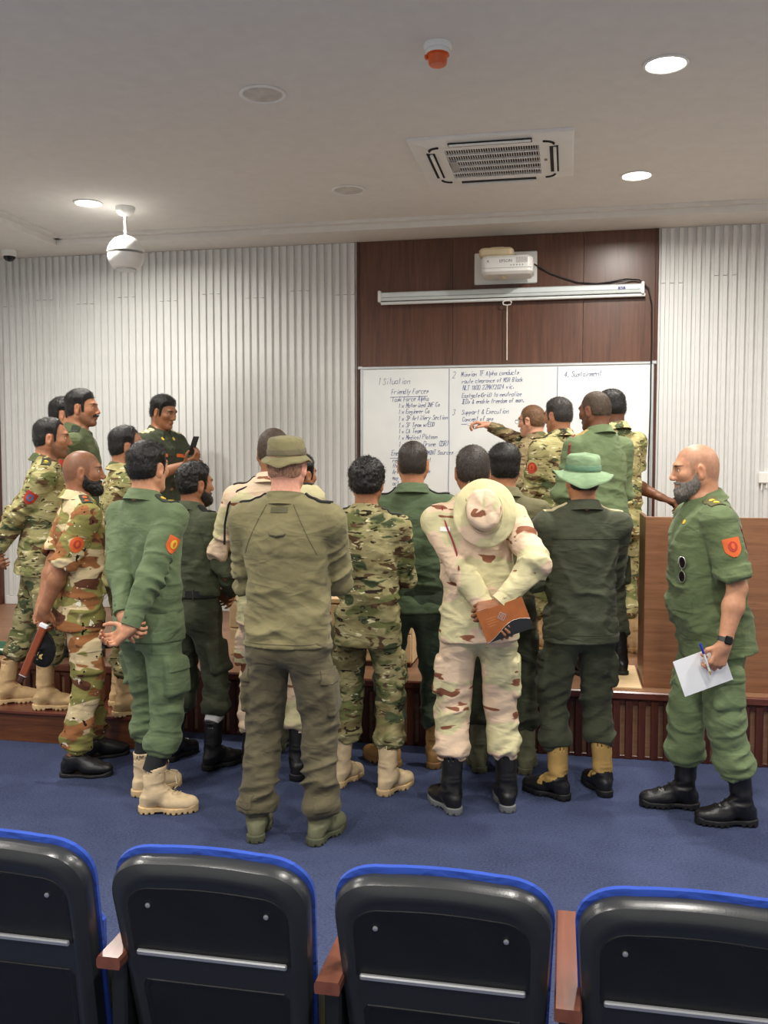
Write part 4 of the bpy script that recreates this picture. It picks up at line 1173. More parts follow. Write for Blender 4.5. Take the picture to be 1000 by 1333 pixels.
def hat_parts(rx, ry, hc, bw, droop, seed, wave=.02, up=0.0):
    """soft bush hat: crown, band and stitched brim, centred on the band, z up, +y front"""
    seg = 48; rs = np.random.RandomState(seed)
    def ringv(prof, dent):
        v = []
        for r, z, e in prof:
            for k in range(seg):
                a = 2 * math.pi * k / seg
                n = float(vn(np.array([[math.cos(a) * 2 + seed, math.sin(a) * 2, z * 22]]))[0])
                X, Y = (rx * r + e) * math.cos(a), (ry * r + e) * math.sin(a)
                q = 1 + dent * n * .5
                v.append((X * q, Y * q, z + dent * .06 * n * (z > hc * .4)))
        f = [(i*seg+k, i*seg+(k+1) % seg, (i+1)*seg+(k+1) % seg, (i+1)*seg+k) for i in range(len(prof) - 1) for k in range(seg)]
        return v, f
    cp = [(1.0, -.004, 0), (1.0, .02, 0), (.985, hc * .45, 0), (.96, hc * .75, 0), (.9, hc * .93, 0), (.8, hc * 1.0, 0), (.5, hc * 1.045, 0), (.12, hc * 1.05, 0)]
    v, f = ringv(cp, .09); f.append(tuple((len(cp) - 1) * seg + k for k in range(seg)))
    crown = MB().add(v, f)
    band = MB().add(*ringv([(1.0, .004, .001), (1.0, .005, .004), (.993, .028, .004), (.993, .03, .001)], .03))
    bv = []; nb = 9
    for side in (0, 1):
        for i in range(nb + 1):
            t = i / nb
            for k in range(seg):
                a = 2 * math.pi * k / seg
                e = t * bw
                wv = wave * math.cos(2 * a + .3) * t * t + .007 * math.sin(3 * a + seed) * t + .004 * math.sin(7 * a + seed) * t
                lift = up * max(0, abs(math.cos(a)) - .35) * t * t
                z = -droop * t ** 1.25 + wv + lift - (.004 if side else 0) + .0012 * math.sin(t * 30)
                bv.append(((rx + e) * math.cos(a), (ry + e) * math.sin(a), z))
    m = (nb + 1) * seg; bf = []
    for i in range(nb):
        for k in range(seg):
            k2 = (k + 1) % seg
            bf.append((i*seg+k2, i*seg+k, (i+1)*seg+k, (i+1)*seg+k2)[::-1]); bf.append((m+i*seg+k, m+i*seg+k2, m+(i+1)*seg+k2, m+(i+1)*seg+k)[::-1])
    for k in range(seg):
        k2 = (k + 1) % seg
        bf.append((nb*seg+k, m+nb*seg+k, m+nb*seg+k2, nb*seg+k2))
    brim = MB().add(bv, bf)
    return crown, brim, band

PROF_Z = np.array([.78, .86, .95, 1.05, 1.18, 1.30, 1.38, 1.44, 1.485, 1.525])
PROF_A = np.array([.180, .177, .171, .163, .166, .174, .174, .154, .110, .070])
PROF_B = np.array([.128, .128, .124, .116, .120, .127, .120, .098, .078, .060])
PROF_C = np.array([.0, .0, .0, .0, .0, -.004, -.008, -.014, -.020, -.026])
M_eyew = solid('eye white', S(226, 220, 214), .25, var=.01)
M_iris = solid('dark iris', S(34, 22, 16), .15, var=.01)
_eye_mesh = None
def eye_mesh():
    global _eye_mesh
    if _eye_mesh is None:
        mb = MB().lathe([(.0115 * math.sin(R_(a)), .0115 * math.cos(R_(a))) for a in (3, 15, 28, 45, 65, 90, 120, 150, 177)], 14, Matrix.Rotation(R_(-90), 4, 'X'))
        me = mb.mesh('eye', 180); me.materials.append(M_eyew); me.materials.append(M_iris)
        for p in me.polygons:
            if p.center.y > .0098: p.material_index = 1
        _eye_mesh = me
    return _eye_mesh

def person(label, pos, rot, h=1.78, bulk=1.0, lean=0, side=0, twist=0, hyaw=0, hpitch=0, hroll=0, skin_c='olive', feet=((-.13, 0, 0, 8, 0), (.13, 0, 0, -8, 0)),
           arms=None, sleeve=('long', 'long'), shirt=None, trou=None, hem=.80, tuck=False, boots=('desert', None, None), blouse=.26, hair=('std', .012, .006, 0), hairm=None,
           beard=None, beardm=None, stub=0.0, stub_c=None, shave=0.0, mustache=False, eyes=False, collar='fold', fold=1.0, hip=(0, 0), drop=0.0, belly=0.0, belt=None, cargo=True, jaw=1.0, fine=.0048, cres=.0088, seed=1, knee_w=1.0, collar_m=None, sock=None):
    s = h / 1.78; rs = np.random.RandomState(seed)
    root = empty('person', pos, R_(rot), label, 'person')
    I3 = np.eye(3)
    pel = A3(hip[0], hip[1], (.945 - drop) * s)
    Rt = rotm(-lean, side, twist)
    def T(x, y, z): return pel + Rt @ (A3(x, y, z - .945) * s)
    bw = bulk
    sh = {-1: T(-.178 * (.4 + .6 * bw), -.012, 1.425), 1: T(.178 * (.4 + .6 * bw), -.012, 1.425)}
    nb = T(0, -.02, 1.50); sb = T(0, -.006, 1.585)
    Rh = rotm(0, 0, hyaw) @ rotm(-hpitch, hroll, 0)
    ho = sb + Rh @ (A3(0, .012, .082) * s)
    # limbs by inverse kinematics
    leg = {}
    for sd, ft in zip((-1, 1), feet):
        hp = pel + A3(sd * .088, 0, -.035) * s
        Rf = rotm(0, 0, ft[3]) @ rotm(-ft[4], 0, 0)
        an = A3(ft[0], ft[1], ft[2]) + Rf @ (A3(0, -.01, .10) * s)
        kn, an = ik(hp, an, .412 * s, .408 * s, rotm(0, 0, ft[3] * .7) @ A3(sd * .05, 1, 0))
        leg[sd] = (hp, kn, an, Rf, A3(ft[0], ft[1], ft[2]))
    arm = {}
    for sd, ar in zip((-1, 1), arms):
        wr = A3(*ar['w']) * s if not ar.get('torso') else T(*ar['w'])
        el, wr = ik(sh[sd], wr, .30 * s, .262 * s, A3(*ar['e']))
        dr = unit(wr - el) if ar.get('d') is None else unit(A3(*ar['d']))
        arm[sd] = (sh[sd], el, wr, dr, A3(*ar['n']), ar)
    # ---------------- body: one continuous surface
    f = Field()
    f.prof(pel - Rt @ (A3(0, 0, .945) * s), Rt, PROF_Z[1:] * s, PROF_A[1:] * s * bw * .84, PROF_B[1:] * s * bw * .82, PROF_C[1:] * s, .03 * s)
    for sd in (-1, 1):
        hp, kn, an, Rf, fp = leg[sd]
        f.rc(hp, kn, .07 * s, .05 * s, .04); f.rc(kn, an, .048 * s, .036 * s, .03)
        f.rc(an, fp + Rf @ (A3(0, .13, .045) * s), .034 * s, .026 * s, .03)
        a, e, w, dr, n, ar = arm[sd]
        f.rc(T(sd * .06, -.02, 1.46), a, .04 * s, .052 * s, .05)
        f.rc(a, e, .052 * s, .040 * s, .03)
        m = e + (w - e) * .32
        f.rc(e, m, .041 * s * bw ** .5, .0445 * s * bw ** .5, .02); f.rc(m, w, .0445 * s * bw ** .5, .0275 * s, .02)
    neck_field(f, ho, Rh, nb, s, .55 + .45 * bw)
    head_field(f, ho, Rh, s, True, jaw)
    hands = {}
    for sd in (-1, 1):
        a, e, w, dr, n, ar = arm[sd]
        hands[sd] = hand_field(f, w, dr, n, sd, s, ar.get('c', (30, 35, 22)), ar.get('t', (25, 20)), ar.get('sp', 3), ar.get('cs'))
    lo, hi = f.bounds(); pad = .03
    hb = [(w + dr * .07 * s - .115, w + dr * .07 * s + .115) for a, e, w, dr, n, ar in arm.values()]
    for sd in (-1, 1):
        if sleeve[(sd + 1) // 2] != 'long':
            a, e, w = arm[sd][:3]; hb.append((np.minimum(e, w) - .05, np.maximum(e, w) + .05))
    hb.append((ho - A3(.12, .13, .17), ho + A3(.12, .14, .135)))
    ax = [axis_fine(lo[i] - pad, hi[i] + pad, [(b[0][i], b[1][i]) for b in hb], fine, .02) for i in range(3)]
    V, Q = nets(*ax, f.grid(*ax))
    hq = (V - ho) @ Rh / s
    keep = (np.abs(hq) < [.115, .15, .19]).all(1) & (hq[:, 2] > -.17)
    for sd in (-1, 1):
        a, e, w, dr, n, ar = arm[sd]
        keep |= np.linalg.norm(V - (w + dr * .07 * s), axis=1) < .13
        if sleeve[(sd + 1) // 2] != 'long':
            t = np.clip((V - e) @ (w - e) / ((w - e) @ (w - e)), 0, 1); keep |= np.linalg.norm(V - e - t[:, None] * (w - e), axis=1) < .065
    W, tri = cluster(V, Q, keep, .03)
    me = npmesh('body', W, tri); me.materials.append(M_skin)
    # skin colouring that stays with the person: lips, brows, stubble, shaved scalp
    q = (W - ho) @ Rh / s; base = np.array(SKIN[skin_c][:3]); C = np.tile(base, (len(W), 1))
    C *= (1 + .10 * vn(W * 14 + seed))[:, None]
    hc = np.array((stub_c or S(44, 38, 36))[:3])
    def mixin(m, col): 
        nonlocal C
        C = C * (1 - m[:, None]) + col * m[:, None]
    inh = (q[:, 2] > -.15) & (np.abs(q[:, 0]) < .11)
    ear = sstep(np.abs(q[:, 0]), .074, .082) * (q[:, 2] < .03) * (q[:, 2] > -.05)
    if hair is not None or shave:
        st_ = hair[0] if hair else 'std'
        g = hairline_g(q, st_, 1.0)
        mixin(sstep(g, -.012, .008) * (shave if hair is None else .8) * inh * (1 - ear), hc)
    if stub:
        up = np.interp(q[:, 1], [-.02, .005, .03, .06, .085, .12], [-.01, -.012, -.045, -.056, -.046, -.046])
        mixin(sstep(np.minimum(up - q[:, 2], q[:, 1] + .005), -.006, .01) * stub * inh * (q[:, 2] > -.128), hc)
    lips = 1 - sstep(np.sqrt((q[:, 0] / .023) ** 2 + ((q[:, 2] + .068) / .011) ** 2), .7, 1.1); mixin(lips * .5 * (q[:, 1] > .07), base * np.array([.8, .5, .48]))
    for x in (-1, 1):
        br = 1 - sstep(np.sqrt(((q[:, 0] - x * .033) / .022) ** 2 + ((q[:, 2] - .0245 + .1 * np.abs(np.abs(q[:, 0]) - .03)) / .0062) ** 2), .7, 1.2)
        mixin(br * .9 * (q[:, 1] > .05), np.array(S(24, 18, 16)[:3]))
    mixin(ear * .25, base * np.array([1.05, .72, .66]))
    at = me.color_attributes.new('tint', 'FLOAT_COLOR', 'POINT')
    at.data.foreach_set('color', np.concatenate([np.clip(C, 0, 1), np.ones((len(C), 1))], 1).astype(F32).ravel())
    body = link('body', me, None, root)
    if eyes:
        for x in (-1, 1):
            o = link('eye', eye_mesh(), None, root); p = ho + Rh @ (A3(x * .031, .0735, .001) * s)
            o.matrix_local = Matrix.Translation(p) @ Matrix([list(r) + [0] for r in Rh] + [[0, 0, 0, 1]])
    # ---------------- hair
    if hair is not None:
        r = hair_mesh(ho, Rh, s, hair[0], hair[1], hair[2], hair[3], seed * 3.7, fade=hair[4] if len(hair) > 4 else .03)
        if r:
            t = max(hair[1], hair[2])
            r = strands(*r, ho, Rh, 2600 if t > .005 else 1200, .0035 + t * .38, .0017, seed)
            o = link('hair', npmesh('hair', *r), hairm or HB, root); o['kind'] = 'stuff'
    if beard:
        r = beard_mesh(ho, Rh, s, beard, seed)
        if r:
            r = strands(*r, ho, Rh, 1100, .007, .0017, seed + 50, .35)
            o = link('beard', npmesh('beard', *r), beardm or HB, root); o['kind'] = 'stuff'
    if mustache:
        r = beard_mesh(ho, Rh, s, .007, seed, 'm')
        if r: link('moustache', npmesh('moustache', *r), HB, root)
    # ---------------- shirt
    f = Field(); zz = PROF_Z.copy(); aa = PROF_A * bw; bb = PROF_B * (bw + belly * .3); cc = PROF_C.copy()
    bl = np.exp(-((zz - 1.08) / .14) ** 2) * belly * .05; bb = bb + bl; cc = cc + bl * .8
    m = zz >= hem - .001
    zz2 = np.concatenate([[hem], zz[zz > hem]]); ip = lambda v: np.interp(zz2, zz, v)
    fl_ = .009 * np.exp(-((zz2 - hem) / .05) ** 2) * (0 if tuck else 1)
    f.prof(pel - Rt @ (A3(0, 0, .945) * s), Rt, zz2 * s, (ip(aa) + fl_) * s, (ip(bb) + fl_) * s, ip(cc) * s, .03 * s, 2.4)
    for sd in (-1, 1):
        a, e, w, dr, n, ar = arm[sd]; sl = sleeve[(sd + 1) // 2]
        f.rc(T(sd * .075, -.022, 1.475), a, .05 * s, .070 * s * (.3 + .7 * bw), .05 * s)
        ab = (.3 + .7 * bw)
        if sl == 'long':
            f.rc(a, e, .075 * s * ab, .060 * s * ab, .014 * s); f.rc(e, e + (w - e) * .93, .060 * s * ab, .042 * s, .012 * s, cut1=True)
            f.rc(e + (w - e) * .86, e + (w - e) * 1.0, .034 * s, .034 * s, .004, 's')
        else:
            tt = {'elbow': .98, 'short': .62, 'roll': .86}[sl]
            b2 = a + (e - a) * tt
            f.rc(a, b2, .077 * s * ab, .070 * s * ab, .014 * s, cut1=True)
            u = unit(e - a)
            f.rc(b2 - u * .05 * s, b2, .077 * s * ab, .077 * s * ab, .006, cut1=True, cut0=True)
            f.rc(b2 - u * .025 * s, b2 + u * .02, .060 * s * ab, .060 * s * ab, .004, 's')
    V, Q = skin(f, cres * s); N = vnorm(V, Q)
    qt = (V - pel) @ Rt / s
    wa = np.exp(-((qt[:, 2] - .07) / .13) ** 2)
    se = seed * 5.3
    d = ridge(np.stack([qt[:, 0] * 5.5 + se, qt[:, 1] * 6, (qt[:, 2] + .22 * np.abs(qt[:, 0]) + .05 * vn(qt * 5 + se)) * 15], 1)) * (.0030 + .0125 * wa)
    d += ridge(np.stack([(qt[:, 2] * .75 - np.abs(qt[:, 0]) * 1.2) * 9 + se, qt[:, 1] * 3, qt[:, 0] * 4], 1)) * .0065 * sstep(qt[:, 2], .1, .3)
    d += vn(qt * 7 + se) * .005
    d += ridge(np.stack([(qt[:, 2] + .45 * qt[:, 0]) * 24 + se, qt[:, 0] * 7, qt[:, 1] * 7], 1)) * (.0012 + .0030 * wa)
    d += ridge(np.stack([(qt[:, 2] * .5 - np.abs(qt[:, 0]) * 1.3) * 20 + se, qt[:, 2] * 5, qt[:, 1] * 4], 1)) * .0020 * sstep(qt[:, 2], .12, .3)
    hemw = np.exp(-((qt[:, 2] + .945 - hem) / .02) ** 2)
    wt = np.ones(len(V)); tot = np.zeros(len(V))
    for sd in (-1, 1):
        a, e, w = arm[sd][:3]
        for (p0, p1, je) in ((a, e, 1), (e, w, 0)):
            v, ww, t = seg_fold(V, p0, p1, .075 * s, s, se + sd + je * 2, 22)
            out = sstep(np.abs(qt[:, 0]), .13, .17) if je else 1
            ww = ww * out
            k = np.exp(-((t - je) / .38) ** 2)
            tot += ww * v * (.0034 + .0115 * k); wt = wt * (1 - ww)
    d = (d * wt + tot) * fold * (1 - .6 * hemw)
    V = V + N * d[:, None]
    sm = npmesh('shirt', V, Q); sm.materials.append(shirt)
    so = link('shirt', sm, None, root)
    bvs = []
    def bvh():
        if not bvs: bvs.append(BVHTree.FromPolygons([tuple(p) for p in V], [tuple(int(i) for i in x) for x in Q]))
        return bvs[0]
    # ---------------- trousers
    f = Field()
    zt = np.array([.88, .90, .93, 1.0, 1.035]); wtop = 1.035 if tuck else .98
    f.prof(pel - Rt @ (A3(0, 0, .945) * s), Rt, zt * s, np.array([.150, .158, .164, .160, .157] if tuck else [.150, .156, .158, .146, .138]) * s * bw, np.array([.100, .106, .110, .108, .107] if tuck else [.100, .104, .104, .094, .088]) * s * bw, np.zeros(5), .04 * s, 2.3)
    f.el(pel + A3(0, -.004, -.045) * s, A3(.163 * bw, .112 * bw, .115) * s, .04 * s)
    for sd in (-1, 1):
        hp, kn, an, Rf, fp = leg[sd]
        f.el(pel + A3(sd * .072, -.050, -.078) * s, A3(.076, .064, .088) * s * bw, .045 * s)
        f.rc(hp + A3(0, -.005, .0) * s, kn, .092 * s * bw, .073 * s * (.5 + .5 * bw) * knee_w, .035 * s)
        ab = unit(an - kn); Ls = np.linalg.norm(an - kn)
        if blouse:
            end = kn + ab * (Ls - (blouse - .10) * s)
            f.rc(kn, end, .073 * s * knee_w, .074 * s * knee_w, .02 * s, cut1=True)
            f.el(end - ab * .035 * s, A3(.079, .083, .05) * s * knee_w, .03 * s)
            f.rc(end - ab * .01, end + ab * .025 * s, .058 * s, .056 * s, .015, cut1=True)
        else:
            f.rc(kn, an + ab * .02 * s, .072 * s * knee_w, .066 * s * knee_w, .02 * s, cut1=True)
        if cargo:
            u = unit(kn - hp); c = hp + (kn - hp) * .60 + A3(sd, 0, 0) * .078 * s * bw
            x = unit(A3(sd, 0, 0) - u * (A3(sd, 0, 0) @ u)); y = np.cross(u, x)
            f.box(c, A3(.017, .072, .092) * s, np.stack([x, y, u], 1), .018 * s, .02)
    V2, Q2 = skin(f, cres * s); N = vnorm(V2, Q2)
    tot = np.zeros(len(V2)); ws = np.zeros(len(V2)) + 1e-6
    for sd in (-1, 1):
        hp, kn, an, Rf, fp = leg[sd]
        v, ww, t = seg_fold(V2, hp, kn, .09 * s, s, se + sd * 3, 13)
        v2 = ridge(np.stack([V2[:, 2] * 13 + np.abs(V2[:, 0] - hp[0]) * 9, V2[:, 0] * 5, V2[:, 1] * 5 + se], 1))
        k = np.exp(-((t - 1) / .35) ** 2) + .8 * np.exp(-((t - .05) / .25) ** 2)
        tot += ww * (v * .5 + v2 * .7) * (.0042 + .0105 * k); ws += ww
        v, ww, t = seg_fold(V2, kn, an, .08 * s, s, se + sd * 4 + 9, 20)
        k = np.exp(-((t) / .3) ** 2) + (1.25 * np.exp(-((t - .72) / .26) ** 2) if blouse else .5 * np.exp(-((t - .9) / .2) ** 2))
        tot += ww * v * (.0034 + .0125 * k); ws += ww
    V2 = V2 + N * (tot / np.maximum(ws, 1) * fold)[:, None]
    tm = npmesh('trousers', V2, Q2); tm.materials.append(trou)
    link('trousers', tm, None, root)
    bvt = []
    def bvh_t():
        if not bvt: bvt.append(BVHTree.FromPolygons([tuple(p) for p in V2], [tuple(int(i) for i in x) for x in Q2]))
        return bvt[0]
    # ---------------- boots
    for sd in (-1, 1):
        hp, kn, an, Rf, fp = leg[sd]
        mu, ms, ml = boot_parts(boots[0], sd, [x for x in boots[1:] if x is not None])
        if boots[0] not in ('shoe', 'low'):      # the shaft follows the shin
            dl = Rf.T @ unit(kn - an); sl = dl[:2] / max(dl[2], .5) * .8
            bent = []
            for m_ in (mu, ml):
                if m_ is None: bent.append(None); continue
                m_ = m_.copy(); co = np.empty(len(m_.vertices) * 3, F32); m_.vertices.foreach_get('co', co); co = co.reshape(-1, 3)
                k = np.maximum(co[:, 2] - .085, 0); k = k * k / (k + .03); co[:, 0] += sl[0] * k; co[:, 1] += sl[1] * k
                m_.vertices.foreach_set('co', co.ravel()); m_.update(); bent.append(m_)
            mu, ml = bent
        o = link('boot' if boots[0] != 'shoe' else 'shoe', mu, None, root)
        o.matrix_local = Matrix.Translation(fp) @ Matrix([list(r * s) + [0] for r in Rf] + [[0, 0, 0, 1]])
        link('sole', ms, None, o)
        if ml: link('laces', ml, None, o)['kind'] = 'stuff'
    if sock:
        for sd in (-1, 1):
            hp, kn, an, Rf, fp = leg[sd]
            a_ = fp + Rf @ (A3(0, -.018, .20 if boots[0] == 'laced' else .272) * s); b_ = kn + (an - kn) * .45
            b_ = a_ + (b_ - a_) * .9
            MB().tube([a_ + (b_ - a_) * t for t in (0, .25, .5, .75, 1)], [.048 * s, .049 * s, .051 * s, .054 * s, .055 * s], 20).obj('sock', sock, root, 60)
    # ---------------- collar
    if collar:
        ax_ = unit(sb - nb); cx = unit(Rt @ A3(1, 0, 0)); cx = unit(cx - ax_ * (cx @ ax_)); cyv = np.cross(ax_, cx)
        pr = {'fold': [(-.004, -.012), (.0, .02), (.003, .040), (.008, .044), (.013, .040), (.024, .010), (.034, -.010), (.030, -.012)], 'stand': [(-.004, -.015), (.0, .01), (.004, .034), (.008, .036), (.012, .034), (.014, .0), (.018, -.02)]}[collar]
        seg = 40; gap = 26 if collar == 'fold' else 12; vv = []
        for r, z in pr:
            for k in range(seg + 1):
                th = R_(90 + gap + (360 - 2 * gap) * k / seg)
                fr = max(0, math.sin(th))
                R0 = (.068 + r) * s * (.5 + .5 * bw); zz_ = (z - .028 * fr * (1 if collar == 'fold' else .4) + .006 * (1 - fr)) * s
                vv.append(nb + cx * math.cos(th) * R0 + cyv * (math.sin(th) * R0 * 1.06 - .004 * s + .012 * fr * s) + ax_ * (zz_ + .004 * s))
        n1 = seg + 1; ff = [(i*n1+k, i*n1+k+1, (i+1)*n1+k+1, (i+1)*n1+k) for i in range(len(pr) - 1) for k in range(seg)]
        ff += [tuple(i * n1 for i in range(len(pr))), tuple(i * n1 + seg for i in range(len(pr)))[::-1]]
        MB().add(vv, ff).obj('collar', collar_m or shirt, root, 60)
    if belt:
        c = T(0, 0, 1.02); mb = MB(); vv = []; seg = 40
        for r, z in ((0, -.022), (.006, -.02), (.006, .02), (0, .022)):
            for k in range(seg):
                th = 2 * math.pi * k / seg; cs, sn = math.cos(th), math.sin(th)
                a_, b_ = .166 * bw + r, .114 * bw + r
                e = (abs(cs) ** 2.3 + abs(sn) ** 2.3) ** (-1 / 2.3)
                vv.append(T(a_ * cs * e, b_ * sn * e, 1.02 + z))
        ff = [(i*seg+k, i*seg+(k+1) % seg, (i+1)*seg+(k+1) % seg, (i+1)*seg+k) for i in range(3) for k in range(seg)]
        mb.add(vv, ff).obj('belt', belt, root, 60)
        for x, y in ((0, -1), (-.11, -.75), (.11, -.75)):
            p = T(x, y * .124 * bw, 1.02)
            MB().box((-.006, -.004, -.03), (.006, .004, .03), .002, Matrix.Translation(p)).obj('belt_loop', trou, root)
    Mw = Matrix.Translation(pos) @ Matrix.Rotation(R_(rot), 4, 'Z')
    class H: pass
    r = H(); r.__dict__.update(root=root, s=s, T=T, ho=ho, Rh=Rh, Rt=Rt, nb=nb, arm=arm, leg=leg, hands=hands, bvh=bvh, bvh_t=bvh_t, Mw=Mw, pel=pel, shirt=shirt, trou=trou, bw=bw, sh=sh)
    r.W = lambda p: Mw @ Vector(p)
    r.WD = lambda d: Mw.to_3x3() @ Vector(d)
    return r
def sew(p, name, c, n, u, w, h, mat, shape='rect', th=.003, on='shirt', label=None, nu=8, nv=8):
    mb = patch_mesh(p.bvh() if on == 'shirt' else p.bvh_t(), np.asarray(c, float), np.asarray(n, float), np.asarray(u, float), w * p.s, h * p.s, th, shape, nu, nv)
    if mb is None: return None
    o = mb.obj(name, mat, p.root, 40)
    if label: o['label'] = label
    return o
def slide(p, sd, mat, w=.052, l=.115, mark=None, label=None, lift=.006):
    """rank slide or shoulder board lying along the top of one shoulder"""
    c = p.T(sd * .125, -.012, 1.47); n = p.Rt @ A3(sd * .42, -.05, 1); u = p.Rt @ A3(sd, 0, -.35)
    o = sew(p, 'shoulder_board', c, n, u, w, l, mat, 'rect', lift, label=label, nu=4, nv=10)
    if mark is not None:
        for k in ((-.25, .25) if l > .1 else (0,)):
            m = sew(p, 'rank_mark', c + unit(u) * k * l * .9 * p.s, n, u, .026, .026, mark, 'round', lift + .003, nu=4, nv=4)
    return o
def arm_patch(p, sd, mat, inner=None, shape='shield', w=.07, h=.08, t=.45, out=None, label=None):
    a, e, w_ = p.arm[sd][:3]
    u = unit(a - e); n = A3(sd, 0, 0) if out is None else A3(*out); n = unit(n - u * (n @ u))
    c = a + (e - a) * t
    o = sew(p, 'sleeve_patch', c + n * .05, n, u, w, h, mat, shape, .004, label=label)
    if inner is not None:
        sew(p, 'patch_emblem', c + n * .05 + u * .004, n, u, w * .55, h * .55, inner, 'round', .006, nu=4, nv=4)
        sew(p, 'patch_core', c + n * .05 + u * .004, n, u, w * .2, h * .32, mat, 'round', .0075, nu=4, nv=4)
    return o
def put_hat(p, mats, rx=.084, ry=.104, hc=.085, bw=.055, droop=.03, seed=1, wave=.015, up=0.0, z=.052, tilt=8):
    crown, brim, band = hat_parts(rx * p.s, ry * p.s, hc * p.s, bw * p.s, droop * p.s, seed, wave, up)
    M = Matrix.Translation(p.ho) @ Matrix([list(r) + [0] for r in p.Rh] + [[0, 0, 0, 1]]) @ Matrix.Translation((0, -.010 * p.s, z * p.s)) @ Matrix.Rotation(R_(tilt), 4, 'X')
    o = crown.obj('bush_hat', mats[0], p.root, 80); o.matrix_local = M
    brim.obj('brim', mats[0], o, 80); band.obj('hat_band', mats[1], o, 60)
    return o
# ------------------------------------------------------------------ cloths
olive_g = cloth('sage green cotton', S(98, 114, 82))
dk_olive = cloth('dark olive cotton', S(72, 78, 58))
field_brown = cloth('olive drab field cloth', S(122, 115, 82))
field_brown_t = cloth('olive drab trouser cloth', S(94, 87, 66))
forest = cloth('forest green cotton', S(84, 100, 73))
forest_t = cloth('dark forest trouser cloth', S(58, 70, 54))
grey_olive = cloth('grey olive poplin', S(70, 74, 58))
grey_olive_t = cloth('dark olive trouser cloth', S(62, 66, 50))
mid_green = cloth('mid green cotton', S(106, 122, 86))
leaf_green = cloth('leaf green cotton', S(92, 106, 72))
khaki_ol = cloth('khaki olive cotton', S(106, 102, 74))
moss = cloth('moss green cotton', S(88, 98, 66))
dress_g = cloth('dark dress green wool', S(58, 64, 48))
sage_hat = cloth('sage hat cotton', S(122, 146, 112))
T3 = (1, 1, 1.0)
HZ = (1, 1, 2.0)
multicam = camo('mixed camouflage cloth', S(158, 150, 108), [
    (4.5, HZ, .50, .12, S(118, 108, 72), 1), (5.5, HZ, .54, .05, S(106, 110, 68), 4), (6.5, HZ, .58, .03, S(72, 82, 56), 9),
    (9, (1, 1, 2.6), .585, .02, S(86, 66, 46), 14), (14, (1, 1, 3), .63, .015, S(44, 36, 28), 21), (17, (1, 1, 3), .65, .015, S(206, 198, 158), 33)])
multicam2 = camo('lighter mixed camouflage cloth', S(176, 168, 118), [
    (4.5, HZ, .50, .12, S(140, 128, 84), 3), (5.5, HZ, .55, .05, S(116, 120, 74), 7), (6.5, HZ, .60, .03, S(78, 88, 60), 12),
    (9, (1, 1, 2.6), .60, .02, S(98, 76, 52), 17), (15, (1, 1, 3), .63, .015, S(52, 42, 32), 25), (17, (1, 1, 3), .64, .015, S(222, 214, 176), 31)])
ocp = camo('drab mixed camouflage cloth', S(150, 134, 100), [
    (4.5, HZ, .48, .12, S(122, 106, 76), 2), (5.5, HZ, .54, .05, S(96, 98, 64), 6), (6.5, HZ, .60, .03, S(70, 78, 54), 11),
    (9, (1, 1, 2.6), .585, .02, S(92, 70, 52), 16), (15, (1, 1, 3), .64, .015, S(50, 42, 34), 23), (17, (1, 1, 3), .66, .015, S(196, 184, 150), 35)])
desert3 = camo('three colour desert cloth', S(222, 196, 168), [
    (3.2, (1, 1, 1.5), .50, .02, S(204, 196, 154), 3), (5.0, (.8, .8, 3.0), .632, .012, S(134, 86, 64), 8)])
choc = camo('six colour desert cloth', S(208, 188, 148), [
    (3.4, (1, 1, 1.9), .47, .012, S(138, 132, 76), 2), (3.6, (1, 1, 2.1), .535, .012, S(150, 100, 62), 7), (4.0, (1, 1, 2.1), .60, .012, S(98, 62, 44), 13),
    (24, T3, .665, .008, S(30, 26, 22), 40), (26, T3, .675, .008, S(232, 224, 204), 40.06)])
tan_boot = solid('tan suede boot', S(196, 164, 118), .8, var=.05, scale=25, bmp=.25, bscale=150)
tan_sole = solid('tan rubber sole', S(190, 152, 104), .7)
pale_boot = solid('sand suede boot', S(212, 188, 150), .8, var=.04, scale=25, bmp=.2, bscale=150)
sand_sole = solid('sand rubber sole', S(206, 176, 130), .7)
brown_boot = solid('mustard nubuck boot', S(158, 118, 68), .8, var=.06, scale=25, bmp=.2)
brown_sole = solid('mustard rubber sole', S(140, 104, 62), .7)
blk_boot = solid('black boot leather', S(24, 24, 25), .38, var=.06, scale=30, bmp=.25, bscale=120)
blk_sole = solid('black rubber sole', S(20, 20, 21), .6)
gry_sole = solid('grey rubber sole', S(112, 114, 116), .6)
oli_boot = solid('olive nubuck boot', S(112, 112, 84), .8, var=.06, scale=25, bmp=.2)
oli_sole = solid('olive rubber sole', S(82, 84, 62), .7)
tan_canvas = solid('tan canvas boot shaft', S(176, 142, 82), .85, var=.05, bmp=.3, bscale=200)
blk_web = solid('black webbing', S(20, 21, 22), .7)
orange_p = solid('orange patch', S(214, 98, 40), .7); red_p = solid('red patch', S(176, 58, 44), .7)
yellow_p = solid('yellow thread', S(226, 190, 60), .6); gold_p = solid('gold braid', S(204, 176, 110), .5); pale_gold = solid('pale gold board', S(214, 200, 160), .6)
slide_g = cloth('dark green slide', S(52, 60, 48)); slide_o = cloth('olive slide', S(84, 82, 52)); blue_p = solid('blue thread', S(70, 110, 150), .7)
red_cord = solid('red cord', S(146, 30, 44), .6); wht_p = solid('white stripe', S(232, 232, 228), .6)
sock_b = solid('black sock', S(30, 31, 34), .9); sock_w = solid('white sock', S(226, 226, 226), .9)

